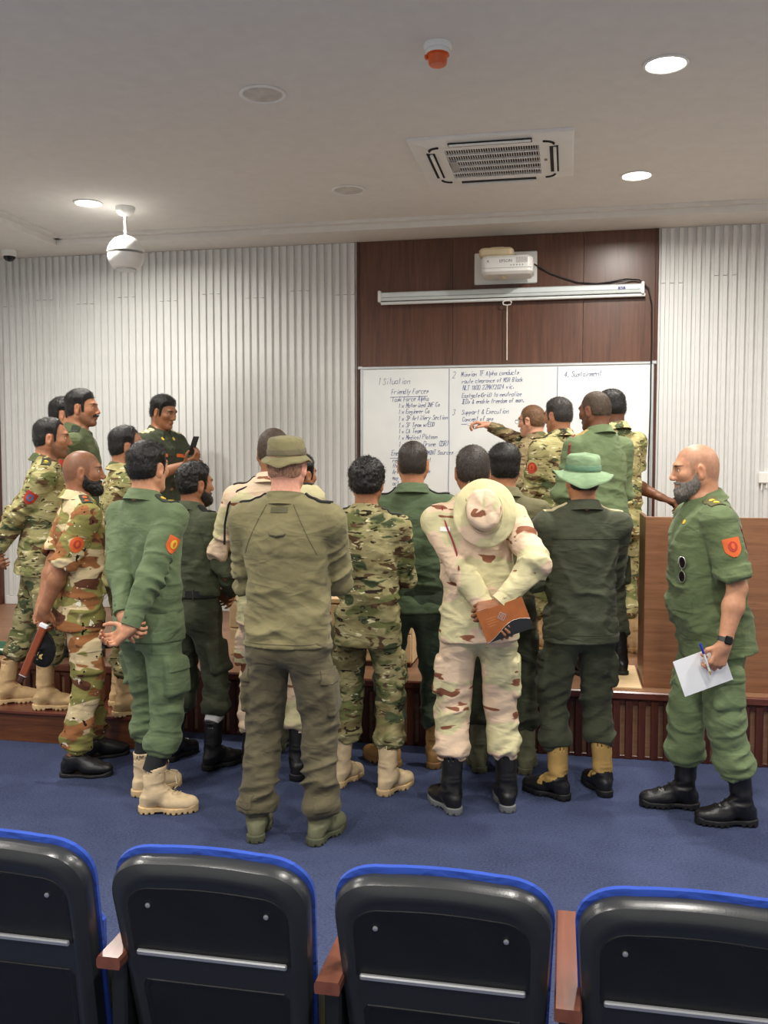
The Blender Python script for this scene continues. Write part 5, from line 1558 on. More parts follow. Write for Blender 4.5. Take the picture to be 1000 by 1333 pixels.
def behind(l=(-.05, -.19, .91), r=(.05, -.21, .93), **k):
    a = dict(w=l, e=(-1, -.45, -.1), d=(.75, -.15, -.6), n=(.2, .95, .1), c=(38, 48, 30), torso=False)
    b = dict(w=r, e=(1, -.45, -.1), d=(-.75, -.15, -.6), n=(-.2, .95, .1), c=(38, 48, 30), torso=False)
    a.update(k.get('L', {})); b.update(k.get('R', {})); return (a, b)
def crossed(z=1.10, y=.23):
    return (dict(w=(.0, y, z + .03), e=(-.75, -.1, -1), d=(1, -.05, .15), n=(0, -1, 0), c=(20, 30, 20)), dict(w=(.0, y + .05, z), e=(.75, -.1, -1), d=(-1, -.05, .15), n=(0, -1, 0), c=(20, 30, 20)))
def front(z=.98, y=.2, e=-.5):
    return (dict(w=(-.05, y, z), e=(-1, -.35, e), d=(.8, .2, -.4), n=(.2, -.9, 0)), dict(w=(.05, y + .02, z), e=(1, -.35, e), d=(-.8, .2, -.4), n=(-.2, -.9, 0)))
def down(y=.03):
    return (dict(w=(-.26, y, .86), e=(-.4, -1, 0), d=(0, .15, -1), n=(1, 0, 0)), dict(w=(.26, y, .86), e=(.4, -1, 0), d=(0, .15, -1), n=(-1, 0, 0)))
PEOPLE = {}
# ------------------------------------------------------------------ the crowd, left to right
P1 = person('man in camouflage at far left on the wooden step, hands behind his back', (-3.17, 5.10, .195), -62, 1.76, 1.0, lean=7, hyaw=-2, hpitch=2, skin_c='olive',
    feet=((-.09, -.21, 0, 6, 0), (.12, .03, .0, -8, 0)), arms=behind(l=(-.09, -.26, .98), r=(.02, -.25, .96)), shirt=multicam2, trou=multicam, boots=('laced2', tan_boot, sand_sole), cres=.0075, hair=('receding', .013, .004, 0, .05), stub=.5, eyes=True, seed=1, hem=.82, blouse=.3)
slide(P1, 1, slide_g, mark=yellow_p); arm_patch(P1, 1, red_p, blue_p)
P2b = person('man hidden behind the moustached man, only dark hair and camouflage shoulder showing', (-3.63, 6.2, STG), -70, 1.76, 1.0, hyaw=0, skin_c='light', arms=behind(), shirt=multicam2, trou=multicam, boots=('desert', tan_boot, tan_sole), hair=('std', .016, .008, .2), seed=2)
P2 = person('moustached man in moss green shirt seen in profile at back left', (-3.26, 5.70, STG), -72, 1.775, 1.03, lean=4, hyaw=-6, skin_c='olive', arms=behind(), shirt=moss, trou=dk_olive, boots=('black', blk_boot, blk_sole), hair=('std', .018, .004, .15, .05), stub=.45, mustache=True, eyes=True, seed=3)
slide(P2, 1, slide_g); arm_patch(P2, 1, red_p, None, w=.05, h=.05)
P3 = person('dark-haired man in camouflage with yellow rank slide, behind the bald man in desert camouflage', (-2.62, 5.08, .195), -48, 1.70, 1.02, lean=4, hyaw=-8, skin_c='olive', feet=((-.13, .02, 0, 10, 0), (.13, -.02, 0, -10, 0)), arms=front(), shirt=multicam2, trou=multicam, boots=('laced2', tan_boot, sand_sole), hair=('receding', .016, .006, .1, .045), stub=.35, mustache=True, eyes=True, seed=4)
slide(P3, 1, slide_g, mark=yellow_p)
P4 = person('bald bearded man in brown spotted desert camouflage holding a beret behind him', (-2.63, 4.60, 0), -48, 1.755, 1.02, lean=3, hyaw=-14, skin_c='tan',
    feet=((-.12, .10, 0, 2, 0), (.12, -.06, 0, -28, 0)), arms=(dict(w=(.0, -.20, .92), e=(-.6, -1, 0), d=(.35, -.25, -.9), n=(.85, .3, .3), c=(35, 40, 25)), dict(w=(.08, -.21, .90), e=(.6, -1, -.2), d=(-.5, -.1, -.85), n=(-.5, .8, .2), c=(35, 45, 30))),
    sleeve=('roll', 'elbow'), shirt=choc, trou=choc, boots=('shoe', blk_boot, blk_sole), blouse=.16, hair=None, shave=.35, beard=.011, cres=.0072, seed=5, eyes=True, hem=.80)
slide(P4, 1, slide_g, mark=orange_p); arm_patch(P4, 1, orange_p, red_p, 'round', .075, .085, .5)
P5 = person('man in sage green shirt and trousers with hands clasped behind his back', (-2.02, 4.19, 0), -22, 1.785, 1.02, lean=1, hyaw=6, skin_c='light',
    feet=((-.12, .08, 0, -10, 0), (.11, -.07, 0, -52, 0)), arms=behind(l=(.08, -.225, .955), r=(.14, -.255, .915), L=dict(d=(.85, -.2, -.42), n=(.25, .9, -.3), e=(-1, -.15, .1), c=(50, 55, 35)), R=dict(d=(-.75, -.25, -.55), n=(.1, -.8, .5), e=(1, -.5, -.05), c=(45, 60, 40))),
    shirt=olive_g, trou=olive_g, boots=('laced', pale_boot, sand_sole), blouse=.31, sock=sock_b, hair=('std', .020, .010, .25, .045), seed=6, knee_w=1.05, cres=.0065, fine=.0042, hem=.83)
slide(P5, 1, slide_g, mark=yellow_p); arm_patch(P5, 1, orange_p, yellow_p)
P6 = person('officer with gold shoulder boards looking at his phone by the ribbed wall', (-3.11, 6.72, STG), -112, 1.80, .98, hyaw=8, hpitch=14, skin_c='tan',
    arms=(dict(w=(-.02, .30, 1.20), e=(-1, -.2, -.8), d=(.5, .7, .35), n=(.3, .2, 1), c=(35, 40, 25)), dict(w=(.08, .34, 1.26), e=(.8, -.3, -1), d=(-.25, .8, .45), n=(-.2, -.3, .9), c=(30, 50, 30))),
    sleeve=('roll', 'roll'), shirt=dress_g, trou=dk_olive, boots=('black', blk_boot, blk_sole), hair=('std', .022, .006, .05, .045), eyes=True, seed=7)
slide(P6, 1, pale_gold, .06, .12, mark=gold_p); slide(P6, -1, pale_gold, .06, .12); arm_patch(P6, 1, orange_p, yellow_p)
P7 = person('curly-haired man in dark olive with a black belt, facing away', (-2.03, 4.80, 0), -34, 1.68, .98, lean=3, side=-4, hyaw=-4, skin_c='tan', feet=((-.15, -.05, 0, 20, 0), (.14, .02, 0, 0, 0)), arms=front(1.0, .2),
    shirt=dk_olive, trou=grey_olive_t, boots=('black', blk_boot, blk_sole), sock=sock_w, blouse=.33, tuck=True, hem=1.0, belt=blk_web, hair=('std', .020, .012, .45, .04), beard=.009, seed=8, collar='fold')
slide(P7, 1, blk_web)
P9 = person('bald man in desert camouflage hidden behind the man in the olive bush hat', (-1.53, 4.68, 0), 8, 1.87, 1.05, skin_c='tan', arms=(dict(w=(-.25, .25, 1.36), e=(-.3, -.3, -1), d=(.1, .5, .6), n=(.5, .2, -.2)), dict(w=(.1, .22, 1.05), e=(.8, -.3, -1), d=(-.6, .4, .2), n=(0, -1, 0))), shirt=desert3, trou=desert3, boots=('black', blk_boot, blk_sole), hair=('high', .003, .003, 0, .06), hairm=HBz, seed=9)
slide(P9, -1, blk_web); slide(P9, 1, blk_web)
P10 = person('man mostly hidden behind the hatted man, ear and shoulder board showing', (-1.52, 5.12, 0), -10, 1.73, 1.0, hyaw=-20, skin_c='tan', arms=front(), shirt=desert3, trou=khaki_ol, boots=('black', oli_boot, oli_sole), hair=('std', .018, .010, .1), seed=10)
slide(P10, 1, blk_web, .055, .13)
P8 = person('big man in olive drab shirt and bush hat, closest to the seats', (-1.215, 3.90, 0), 0, 1.80, 1.09, skin_c='pink', feet=((-.15, -.0, 0, 10, 0), (.14, .02, 0, -14, 0)), arms=crossed(1.12, .25), shirt=field_brown, trou=field_brown_t, boots=('low', oli_boot, oli_sole), blouse=0.13, collar='stand',
    hair=('std', .004, .003, 0, .05), hairm=hair_mat('close cropped fair hair', S(136, 100, 80), .7), stub_c=S(150, 112, 92), cres=.0065, seed=11, hem=.885, fine=.0042, knee_w=1.06)
put_hat(P8, (field_brown, field_brown_t), .0815, .100, .078, .028, .026, 3, .003, 0, .042, 4)
slide(P8, -1, blk_web, .045, .12, lift=.008); slide(P8, 1, blk_web, .045, .12, lift=.008)
P12 = person('broad man in forest green with cropped hair facing the whiteboard', (-.84, 5.02, 0), 4, 1.80, 1.06, skin_c='olive', feet=((-.13, -.02, 0, 50, 0), (.13, 0, 0, -8, 0)), arms=crossed(), shirt=forest, trou=forest_t, boots=('desert', brown_boot, brown_sole), blouse=.24, hair=('std', .009, .003, 0, .06), hairm=HBk, seed=12, hem=.86)
slide(P12, -1, blk_web, mark=wht_p); slide(P12, 1, blk_web)
P11 = person('curly black-haired man in mixed camouflage with pale boots, right of the hatted man', (-1.01, 4.62, 0), -4, 1.70, .98, hyaw=4, skin_c='tan', feet=((-.14, -.0, 0, -12, 0), (.13, -.05, 0, -22, 0)), arms=crossed(1.06), shirt=multicam, trou=multicam, boots=('desert', pale_boot, sand_sole), blouse=.27, hair=('std', .024, .016, .4, .035), seed=13, cres=.0072, hem=.79, collar='stand')
slide(P11, 1, slide_g); slide(P11, -1, slide_g)
P14 = person('man in khaki olive shirt with an orange sleeve patch, facing the whiteboard', (-.34, 5.02, 0), 6, 1.78, .98, hyaw=6, skin_c='olive', arms=front(1.05, .2, -1), shirt=khaki_ol, trou=grey_olive_t, boots=('desert', oli_boot, oli_sole), hair=('std', .020, .006, 0, .05), seed=14)
arm_patch(P14, 1, orange_p, yellow_p, out=(.8, -.6, 0))
P13 = person('man in pale desert camouflage holding a leather folder behind his back', (-.42, 4.45, 0), 2, 1.77, 1.05, lean=2, side=-3, hyaw=8, skin_c='tan', feet=((-.13, -.06, 0, 32, 0), (.14, .02, 0, 10, 0)),
    arms=behind(l=(.085, -.205, .965), r=(.10, -.235, 1.045), L=dict(d=(.62, -.12, -.62), n=(.1, -1, .15), c=(62, 62, 30), e=(-1, -.5, .05)), R=dict(d=(-.9, -.05, -.25), n=(-.1, .9, -.4), c=(45, 60, 40), e=(1, -.45, -.05))),
    shirt=desert3, trou=desert3, boots=('black', blk_boot, gry_sole), blouse=.28, hair=('std', .010, .007, 0, .04), hairm=HBk, seed=15, knee_w=1.06, cres=.0065, fine=.0042, hem=.84)
slide(P13, -1, desert3)
P15 = person('man with glasses in drab camouflage writing on the whiteboard', (-.20, 6.92, STG), 42, 1.72, 1.02, lean=9, hyaw=20, hpitch=4, skin_c='fair',
    arms=(dict(w=(-.2, .12, .95), e=(-.5, -1, -.2), d=(0, .3, -1), n=(1, 0, 0)), dict(w=(-.30, .56, 1.70), e=(.5, -.2, -1), d=(-.75, .5, .25), n=(-.4, .3, -.85), c=(40, 55, 35), t=(40, 40))), shirt=ocp, trou=ocp, boots=('desert', tan_boot, tan_sole), hair=('std', .006, .003, 0, .05), hairm=HBr, stub_c=S(120, 88, 62), seed=16)
P16 = person('man with greying black hair in mixed camouflage beside the writer', (-.04, 6.44, STG), 36, 1.73, 1.0, lean=4, hyaw=14, hpitch=6, skin_c='olive', arms=front(), shirt=multicam2, trou=multicam, boots=('desert', tan_boot, tan_sole), hair=('std', .015, .006, .1, .05), hairm=HG, seed=17)
slide(P16, -1, slide_g, mark=yellow_p); arm_patch(P16, -1, red_p, orange_p, 'round', out=(-.8, -.6, 0))
P18 = person('short-sleeved man in light camouflage behind the desk, dark hair', (.33, 6.40, STG), 38, 1.78, 1.05, lean=6, hyaw=14, hpitch=10, skin_c='brown',
    arms=(dict(w=(-.22, .1, .9), e=(-.5, -1, -.2), d=(0, .3, -1), n=(1, 0, 0)), dict(w=(.27, -.12, 1.06), e=(0, 1, -.3), d=(.5, -.35, -.2), n=(.1, .2, -1), c=(40, 50, 30))), sleeve=('short', 'short'), shirt=multicam2, trou=multicam2, boots=('desert', tan_boot, tan_sole), hair=('std', .016, .006, .1, .05), seed=18)
slide(P18, -1, gold_p)
P17 = person('balding man in green shirt and red lanyard on the stage by the desk', (.20, 5.72, STG), 34, 1.73, .98, lean=6, hyaw=16, hpitch=6, skin_c='brown', feet=((-.10, .05, 0, 5, 0), (.12, -.03, 0, -10, 0)), arms=front(), shirt=mid_green, trou=grey_olive_t, boots=('black', blk_boot, blk_sole), hair=('high', .003, .003, 0, .06), hairm=HBz, stub=.4, seed=19, hem=.82)
slide(P17, -1, gold_p)
P19 = person('man in dark olive shirt, sage green bush hat and two-tone boots', (.07, 4.74, 0), 14, 1.72, 1.06, hyaw=4, skin_c='olive', feet=((-.13, -.05, 0, 45, 0), (.12, -.0, 0, 8, 0)), arms=crossed(1.10), shirt=grey_olive, trou=grey_olive_t, boots=('two', tan_canvas, blk_sole, blk_boot), blouse=.28, hair=('std', .006, .004, 0, .05), seed=20, cres=.007, hem=.82)
put_hat(P19, (sage_hat, cloth('darker sage hat band', S(84, 116, 92))), .088, .106, .082, .068, .04, 5, .022, .012, .046, 6)  # band cloth is a darker sage than crown and brim
slide(P19, -1, pale_gold, .056, .125); slide(P19, 1, pale_gold, .056, .125)
P20 = person('bald man with grey beard walking left, carrying white paper and a pen', (.685, 4.55, 0), 102, 1.785, 1.06, lean=8, belly=.6, hyaw=-8, hpitch=6, skin_c='light',
    feet=((-.10, -.10, 0, -6, 0), (.11, .10, 0, -12, 0)), arms=(dict(w=(-.285, .06, .885), e=(-.25, -1, -.1), d=(.08, .30, -.95), n=(.95, .1, .1), c=(40, 55, 35), t=(45, 40)), dict(w=(.22, -.13, .92), e=(.5, -1, 0), d=(0, -.1, -1), n=(-1, 0, 0))),
    sleeve=('roll', 'roll'), shirt=leaf_green, trou=mid_green, boots=('black', blk_boot, blk_sole), blouse=.26, hair=None, shave=.3, stub_c=S(90, 82, 76), beard=.010, beardm=HGb, eyes=True, seed=21, knee_w=1.12, cres=.0065, fine=.0042, hem=.80)
slide(P20, -1, slide_o, .065, .11, mark=yellow_p); arm_patch(P20, -1, orange_p, red_p, 'shield', .075, .085, .42)
# ------------------------------------------------------------------ worn and carried things
def frame(o, x, y, z):
    return Matrix(((x[0], y[0], z[0], o[0]), (x[1], y[1], z[1], o[1]), (x[2], y[2], z[2], o[2]), (0, 0, 0, 1)))
def orient(x, y):
    """right-handed axes with x kept, y made square to it"""
    x = unit(np.asarray(x, float)); y = np.asarray(y, float); y = unit(y - x * (x @ y)); return x, y, np.cross(x, y)
def place(name, p, o, x, y, label, cat):
    """a thing of its own, put where the person p carries it (o, x, y in the person's frame)"""
    t = bpy.data.objects.new(name, None); COL.objects.link(t); t.empty_display_size = .1
    t.matrix_world = p.Mw @ frame(o, *orient(x, y)); tag(t, label, cat); return t
def place_w(name, o, x, y, label, cat):
    t = bpy.data.objects.new(name, None); COL.objects.link(t); t.empty_display_size = .1
    t.matrix_world = frame(o, *orient(x, y)); return tag(t, label, cat)
M_leather = solid('tan leather', S(160, 90, 40), .42, var=.05, scale=18, bmp=.2, bscale=180)
M_bleather = solid('black leather', S(22, 21, 22), .42, var=.05, bmp=.2, bscale=180)
M_paper = solid('white paper', S(240, 242, 244), .7, var=.005)
M_silver = solid('silver', S(190, 188, 180), .3, .7, var=.02)
M_lens = solid('dark lens', S(14, 13, 18), .08, var=.01)

# boonie hat hanging on the back of the man in desert camouflage
def hanging_hat():
    p = P13
    t = place('boonie_hat', p, A3(.035, -.168, 1.475) * p.s, A3(1, .02, .10), A3(0.05, .25, .97), 'desert camouflage boonie hat hanging upside on the back of the pale desert uniform', 'hat')
    crown, brim, band = hat_parts(.086, .102, .085, .062, .018, 9, .012, 0)
    o = crown.obj('crown', desert3, t, 80)
    brim.obj('brim', desert3, t, 80); band.obj('hat_band', desert3, t, 60)
    MB().tube([(-.08, .06, .0), (-.085, .12, -.03), (-.06, .17, -.06)], .003, 6).obj('chin_cord', solid('tan cord', S(150, 130, 96), .8), t, 60)
hanging_hat()
def folder():
    p = P13
    t = place('leather_folder', p, A3(.135, -.262, .985) * p.s, A3(.93, 0, .36), A3(-.36, .0, .93), 'tan and black leather folder held behind the back of the desert uniform', 'folder')
    w, h = .108, .072
    MB().box((-w, -h, -.007), (w, h, .007), .002).obj('pages', M_paper, t)
    MB().box((-w - .003, -h - .003, -.010), (w + .003, h + .003, -.007), .001).obj('back_cover', M_bleather, t)
    MB().box((-w - .003, -h - .003, .007), (w + .003, h + .003, .0105), .001).obj('cover', M_leather, t)
    top = [(-w - .003 + i * (2 * w + .006) / 16, -.040 + .034 * math.sin((i / 16 - .35) * 4.2) * (1 - .25 * i / 16)) for i in range(17)]
    poly = [(x, z) for x, z in top] + [(w + .003, -h - .003), (-w - .003, -h - .003)]
    MB().prism(poly, -.0105, -.0125, Matrix.Rotation(R_(-90), 4, 'X')).obj('black_panel', M_bleather, t)
    MB().tube([(x, z, .0118) for x, z in top], .0009, 5).obj('seam_piping', M_silver, t)
    R45 = Matrix.Translation((-.005, .022, .0105)) @ Matrix.Rotation(R_(45), 4, 'Z')
    MB().box((-.0155, -.0155, 0), (.0155, .0155, .0008), 0, R45).obj('emblem', M_silver, t)
    MB().box((-.0125, -.0125, 0), (.0125, .0125, .0011), 0, R45).obj('emblem_ground', M_leather, t)
    for a in (-.006, 0, .006): MB().box((-.010, a - .0012, 0), (.010, a + .0012, .0014), 0, R45).obj('emblem_bar', M_silver, t)
    for i, l in enumerate((.050, .042, .050, .036)):
        MB().box((-.078 - .0, .030 - i * .012 - l * 0, .0104), (-.078 + l, .0315 - i * .012, .0110), 0).obj('embossed_line', solid('embossed line', S(196, 140, 90), .5), t)
folder()
# beret and leather baton of the bald man at left
def beret_baton():
    p = P4; tips, P = p.hands[-1]
    g = P(.085, .0, .02)
    t = place_w('black_beret', (-2.735, 4.40, .705), (1, .25, .1), (-.1, 0, 1), 'black beret with gold badge hanging from the bald man\'s hand', 'beret')
    vs = []; seg = 28; pr = [(.0, .028), (.45, .026), (.8, .02), (.97, .008), (1, -.004), (.93, -.014), (.82, -.018)]
    for r, z in pr:
        for k in range(seg):
            a = 2 * math.pi * k / seg
            x, y = .072 * r * math.cos(a), .105 * r * math.sin(a)
            vs.append((x * (1 - .25 * (y > .02)), y, z + .008 * math.sin(a * 3 + r * 4)))
    f = [(i*seg+k, i*seg+(k+1) % seg, (i+1)*seg+(k+1) % seg, (i+1)*seg+k) for i in range(len(pr) - 1) for k in range(seg)] + [tuple((len(pr)-1)*seg + k for k in range(seg))]
    MB().add(vs, f).obj('crown', cloth('black felt', S(20, 21, 24)), t, 80)
    MB().tube([(.066 * math.cos(R_(a)) * .9, .1 * math.sin(R_(a)) * .86, -.02) for a in range(0, 361, 15)], .006, 6).obj('leather_band', M_bleather, t, 60)
    b = MB().lathe([(.014, 0), (.014, .003), (.008, .006)], 10, Matrix.Translation((-.01, -.035, .026))).obj('badge', gold_p, t, 40); b['label'] = 'gold badge'
    for a in range(0, 360, 72): MB().box((-.003, .010, .0), (.003, .021, .003), 0, Matrix.Translation((-.01, -.035, .026)) @ Matrix.Rotation(R_(a), 4, 'Z')).obj('badge_ray', gold_p, t)
    c = P(.075, .0, .032)
    t = place_w('leather_baton_case', (-2.765, 4.37, .70), (.40, .05, .9), (.9, .1, -.45), 'slim red-brown leather case held with the black beret', 'case')
    MB().box((-.15, -.020, -.011), (.15, .020, .011), .005).obj('case', solid('red brown leather', S(142, 70, 40), .4, var=.05, bmp=.15), t)
    MB().box((-.19, -.015, -.009), (-.148, .015, .009), .006).obj('dark_tip', solid('dark brown leather', S(66, 38, 28), .4), t)
    MB().box((-.152, -.0212, -.0122), (-.146, .0212, .0122), .002).obj('metal_ring', M_silver, t)
    MB().box((.135, -.0215, -.0125), (.155, .0215, .0125), .002).obj('paper_edge', M_paper, t)
beret_baton()
# officer's phone
def phone():
    p = P6; tips, P = p.hands[1]
    c = (np.mean(tips[:3], 0) + P(.07, .04, .03)) / 2
    d, n = p.arm[1][3], unit(p.arm[1][4])
    t = place('mobile_phone', p, c + A3(0, .01, .045), A3(1, .2, 0), A3(-.1, .35, .93), 'black mobile phone held up by the officer at the ribbed wall', 'phone')
    MB().box((-.036, -.075, -.0042), (.036, .075, .0042), .003).obj('case', M_black, t)
    MB().box((-.033, -.071, .0042), (.033, .071, .0046)).obj('screen', solid('phone glass', S(20, 22, 28), .06), t)
    for k in range(3): MB().lathe([(.006, 0), (.006, .0015)], 12, Matrix.Translation((-.022, .06 - k * .017, -.0042)) @ Matrix.Rotation(R_(180), 4, 'X')).obj('camera_lens', M_lens, t)
phone()
# marker and spectacles of the writer
def writer():
    p = P15; tips, P = p.hands[1]
    c = P(.105, .022, .032); d = p.arm[1][3]
    t = place('marker_pen', p, c, unit(d * .9 + A3(.1, .35, -.1)), A3(0, 0, 1), 'white marker with dark cap in the hand writing on the whiteboard', 'marker')
    MR = Matrix.Rotation(R_(90), 4, 'Y')
    MB().lathe([(.0075, -.05), (.0078, -.045), (.0078, .03), (.005, .042), (.0025, .055)], 12, MR).obj('barrel', M_white, t, 40)
    MB().lathe([(.0084, -.065), (.0084, -.03)], 12, MR).obj('cap', M_black, t, 40)
    M = Matrix.Translation(p.ho) @ Matrix([list(r) + [0] for r in p.Rh] + [[0, 0, 0, 1]])
    g = MB()
    for x in (-1, 1):
        g.tube([(x * .033 + .025 * math.cos(R_(a)), .104, .0 + .017 * math.sin(R_(a))) for a in range(0, 361, 24)], .0014, 5)
        g.tube([(x * .058, .103, .006), (x * .078, .06, .008), (x * .083, .0, .010), (x * .082, -.03, -.004)], .0018, 5)
    g.tube([(-.01, .106, .004), (0, .108, .007), (.01, .106, .004)], .0014, 5)
    o = g.obj('spectacles', M_black, p.root, 60); o.matrix_local = M; o['label'] = 'thin dark spectacles'
writer()
# black notebook of the short-sleeved man by the desk
def notebook():
    p = P18; tips, P = p.hands[1]
    t = place('black_notebook', p, P(.10, .01, .035) + A3(.05, -.02, .0), A3(.6, -.5, .5), A3(-.4, .3, .85), 'small black notebook in the hand above the walnut desk', 'notebook')
    MB().box((-.05, -.075, -.006), (.05, .075, .006), .002).obj('cover', M_bleather, t)
    MB().box((-.048, -.0755, -.0045), (.0505, .0735, .0045)).obj('pages', M_paper, t)
    MB().box((-.02, -.03, .006), (.02, -.027, .0065)).obj('printed_line', M_silver, t)
notebook()
# paper, pen, watch and sunglasses of the bearded man at right
def walker():
    p = P20; tips, P = p.hands[-1]
    c = P(.105, .0, .034)
    t = place('paper_sheets', p, c + A3(.018, .035, -.03), A3(0, .93, -.34), A3(0, .34, .93), 'folded white paper sheets in the walking man\'s hand', 'paper')
    for k in range(3):
        MB().box((-.115, -.085, -.0016 + k * .0011), (.115 - k * .002, .085 - k * .0015, -.0008 + k * .0011)).obj('sheet', M_paper, t)
    t = place('ballpoint_pen', p, P(.095, .02, .026) + A3(-.03, .03, .02), A3(-.1, .35, .9), A3(1, 0, 0), 'blue ballpoint pen held with the white paper', 'pen')
    MR = Matrix.Rotation(R_(90), 4, 'Y')
    MB().lathe([(.0045, -.06), (.005, -.05), (.005, .03)], 10, MR).obj('barrel', M_white, t, 40)
    MB().lathe([(.0056, .028), (.0056, .075), (.003, .08)], 10, MR).obj('cap', solid('blue plastic', S(36, 52, 168), .35), t, 40)
    MB().lathe([(.002, -.078), (.005, -.058)], 10, MR).obj('tip', solid('yellow plastic', S(214, 168, 60), .4), t, 40)
    a, e, w = p.arm[-1][:3]; u = unit(w - e); c = e + (w - e) * .90
    x, y, z = orient(u, A3(-1, 0, 0))
    M = frame(c, x, y, z)
    mb = MB().lathe([(.0325, -.011), (.0345, -.011), (.0345, .011), (.0325, .011)], 24, Matrix.Rotation(R_(90), 4, 'Y'))
    o = mb.obj('wrist_watch', solid('dark grey strap', S(62, 64, 62), .6), p.root, 40); o.matrix_local = M
    MB().box((-.019, .030, -.017), (.019, .041, .017), .005).obj('watch_face', M_lens, o)
    # sunglasses hooked on the shirt front
    h = p.bvh().ray_cast(Vector(p.T(-.115, .5, 1.275)), Vector((0, -1, 0)))
    c = np.array(h[0]) if h[0] is not None else p.T(-.1, .17, 1.27)
    t = place('sunglasses', p, c + A3(-.004, .012, 0), A3(-.10, .02, 1), A3(1, .4, 0), 'silver-framed sunglasses hooked on the green shirt front', 'sunglasses')
    for x_ in (-.033, .033):
        pts = [(x_ + .027 * math.cos(R_(a)) * (1 if abs(math.cos(R_(a))) > .3 else .95), .021 * math.sin(R_(a)), 0) for a in range(0, 361, 24)]
        MB().tube(pts, .0018, 6).obj('rim', M_silver, t, 60)
        MB().lathe([(.026, -.0008), (.026, .0008)], 20, Matrix.Translation((x_, 0, 0)) @ Matrix.Diagonal((1, .8, 1, 1))).obj('lens', M_lens, t)
    MB().tube([(-.008, .004, .0), (0, .007, -.004), (.008, .004, 0)], .0018, 6).obj('bridge', M_silver, t, 60)
    for x_ in (-.06, .06): MB().tube([(x_, .006, 0), (x_ * .96, .008, .012), (x_ * .5, .010, .016)], .0016, 6).obj('temple', M_silver, t, 60)
walker()
# cords and lanyards sewn to the shirts
def cord(p, pts, r, m, name='lanyard'):
    q = []
    for c, n in pts:
        c = np.asarray(c, float); n = unit(np.asarray(n, float))
        h = p.bvh().ray_cast(Vector(c + n * .25), Vector(-n), .5)
        q.append(np.array(h[0]) + n * r * 1.1 if h[0] is not None else c)
    P = [q[0]]
    for a, b in zip(q, q[1:]): P += [a + (b - a) * t for t in (.5, 1)]
    return MB().tube(P, r, 6).obj(name, m, p.root, 60)
T = P13.T
cord(P13, [(T(-.14, -.04, 1.44), (-.2, -.5, 1)), (T(-.125, -.1, 1.40), (-.1, -1, .4)), (T(-.10, -.1, 1.34), (0, -1, 0)), (T(-.08, -.1, 1.28), (0, -1, 0)), (T(-.07, -.1, 1.2), (0, -1, 0))], .0045, red_cord, 'red_cord')
sew(P13, 'shoulder_tape', T(-.13, -.1, 1.385), (-.2, -1, .4), (0, 0, 1), .05, .022, wht_p, nu=4, nv=3)
T = P17.T
cord(P17, [(T(-.17, -.02, 1.46), (-.4, -.2, 1)), (T(-.185, -.03, 1.42), (-1, -.4, .3)), (T(-.19, -.03, 1.36), (-1, -.3, 0)), (T(-.19, -.02, 1.30), (-1, -.3, 0))], .006, red_cord)
T = P20.T
cord(P20, [(T(-.15, -.05, 1.44), (-.5, -.3, 1)), (T(-.19, -.07, 1.38), (-1, -.4, .2)), (T(-.2, -.08, 1.30), (-1, -.6, 0))], .004, solid('maroon cord', S(96, 36, 40), .7))
T = P9.T
for sd in (-1,):
    MB().tube([T(-.10, -.06, 1.50), T(-.17, -.08, 1.47), T(-.215, -.085, 1.40), T(-.235, -.08, 1.30), T(-.24, -.07, 1.2)], .006, 8).obj('shoulder_cord', blk_web, P9.root, 60)
# tailoring on the people nearest to the seats
def strip(p, name, pts, n, w, m, th=.0025):
    q = []; n = unit(np.asarray(n, float))
    for c in pts:
        h = p.bvh().ray_cast(Vector(np.asarray(c, float) + n * .25), Vector(-n), .5)
        if h[0] is not None: q.append(np.array(h[0]) + n * th * .3)
    if len(q) > 1: return MB().tube(q, w, 6).obj(name, m, p.root, 80)
T = P6.T
for x_ in (-.09, .09): sew(P6, 'name_tape', P6.T(x_, .12, 1.33), (0, 1, .2), (0, 0, 1), .085, .026, orange_p, nu=5, nv=3)
for x_ in (-.055, .055): sew(P6, 'collar_pin', P6.T(x_, .08, 1.46), (0, 1, .6), (0, 0, 1), .022, .03, yellow_p, 'round', nu=4, nv=4)
sew(P20, 'pocket_flap', P20.T(-.095, .2, 1.06), (-.2, 1, 0), (0, 0, 1), .13, .05, leaf_green, th=.005, nu=6, nv=4)
sew(P20, 'collar_pin', P20.T(-.075, .1, 1.43), (-.3, 1, .6), (0, 0, 1), .022, .022, yellow_p, 'round', nu=4, nv=4)
seam_b = cloth('drab seam', S(92, 88, 66)); seam_g = cloth('grey olive seam', S(56, 60, 46)); seam_s = cloth('sage seam', S(80, 102, 76))
T = P8.T
sew(P8, 'loop_patch', T(0, -.1, 1.475), (0, -1, .25), (0, 0, 1), .075, .026, seam_b, nu=6, nv=3)
MB().tube([T(-.04, -.135, 1.385), T(-.03, -.152, 1.375), T(0, -.158, 1.370), T(.03, -.152, 1.375), T(.04, -.135, 1.385)], .006, 8).obj('drag_loop', seam_b, P8.root, 60)
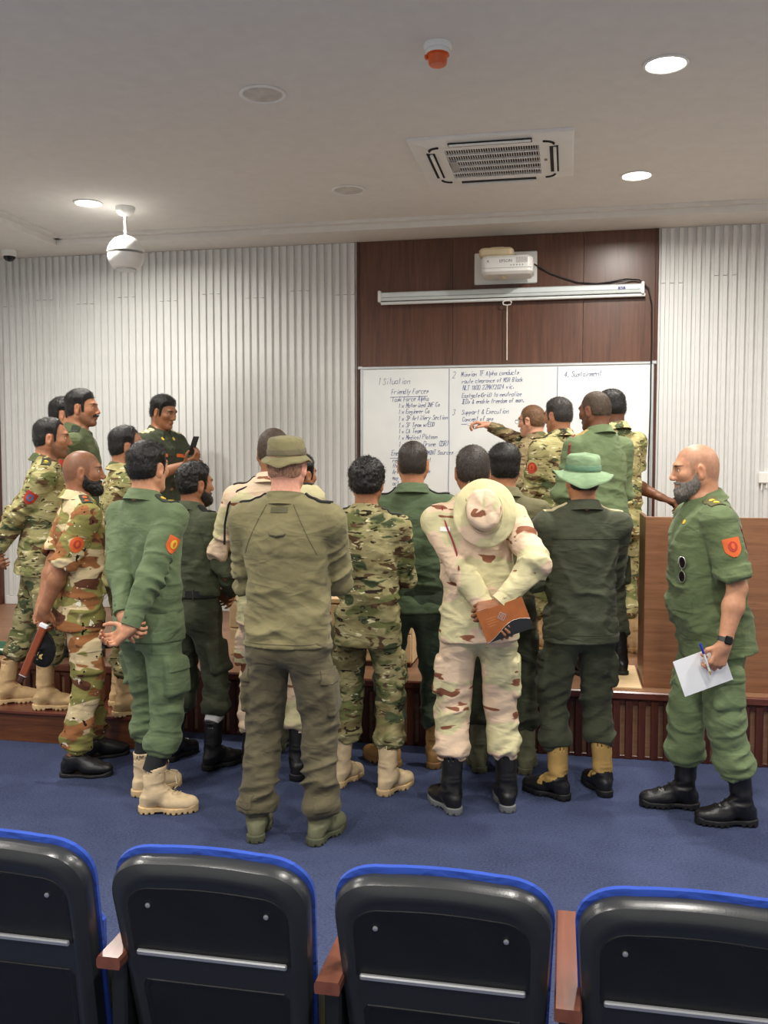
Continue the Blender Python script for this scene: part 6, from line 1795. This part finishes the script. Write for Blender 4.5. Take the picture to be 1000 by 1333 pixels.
for sd in (-1, 1):
    strip(P8, 'raglan_seam', [T(sd * (.06 + .10 * t), -.1, 1.50 - .21 * t) for t in np.linspace(0, 1, 9)], (0, -1, .15), .0022, seam_b)
    sew(P8, 'pocket_flap', P8.leg[sd][0] + (P8.leg[sd][1] - P8.leg[sd][0]) * .40 + A3(sd * .1, -.03, 0), (sd, -.6, 0), (0, 0, 1), .12, .06, field_brown_t, on='trousers', th=.005, nu=6, nv=4)
    hp, kn, an, Rf, fp = P8.leg[sd]
    sew(P8, 'ankle_tab', an + A3(sd * .03, -.06, .09), (sd * .4, -1, 0), (0, 0, 1), .075, .055, field_brown_t, on='trousers', th=.005, nu=5, nv=4)
strip(P8, 'hem_stitch', [T(x, -.1, .905) for x in np.linspace(-.165, .165, 13)], (0, -1, 0), .0018, seam_b)
T = P19.T
strip(P19, 'yoke_seam', [T(x, -.1, 1.365) for x in np.linspace(-.175, .175, 13)], (0, -1, 0), .0022, seam_g)
strip(P19, 'hem_stitch', [T(x, -.1, .87) for x in np.linspace(-.165, .165, 13)], (0, -1, 0), .0018, seam_g)
for p_, m_ in ((P19, grey_olive_t), (P13, desert3), (P5, olive_g), (P11, multicam), (P20, mid_green), (P4, choc)):
    for sd in (-1, 1):
        hp, kn, an, Rf, fp = p_.leg[sd]
        u_ = unit(kn - hp)
        sew(p_, 'pocket_flap', hp + (kn - hp) * .46 + A3(sd * .11, 0, 0), (sd, 0, 0), -u_, .135, .055, m_, on='trousers', th=.006, nu=6, nv=4)
T = P5.T
sew(P5, 'back_pocket_flap', T(.07, -.15, .80), (.2, -1, 0), (0, 0, 1), .12, .045, olive_g, on='trousers', th=.005, nu=6, nv=3)
for p_, sd, m_ in ((P5, -1, seam_s), (P5, 1, seam_s), (P13, 1, desert3), (P13, -1, desert3)):
    a, e, w = p_.arm[sd][:3]; u = unit(w - e); c = e + (w - e) * .93
    x, y, z = orient(u, A3(0, -1, 0.2))
    mb = MB().lathe([(.041, -.055), (.0465, -.053), (.0465, .0), (.041, .002)], 20, Matrix.Rotation(R_(90), 4, 'Y'))
    o = mb.obj('cuff', m_ if m_ is desert3 else olive_g, p_.root, 40); o.matrix_local = frame(c, x, y, z)
    MB().lathe([(.006, 0), (.006, .003), (.003, .004)], 10, Matrix.Translation((-.03, .0465, 0)) @ Matrix.Rotation(R_(-90), 4, 'X')).obj('button', m_, o)
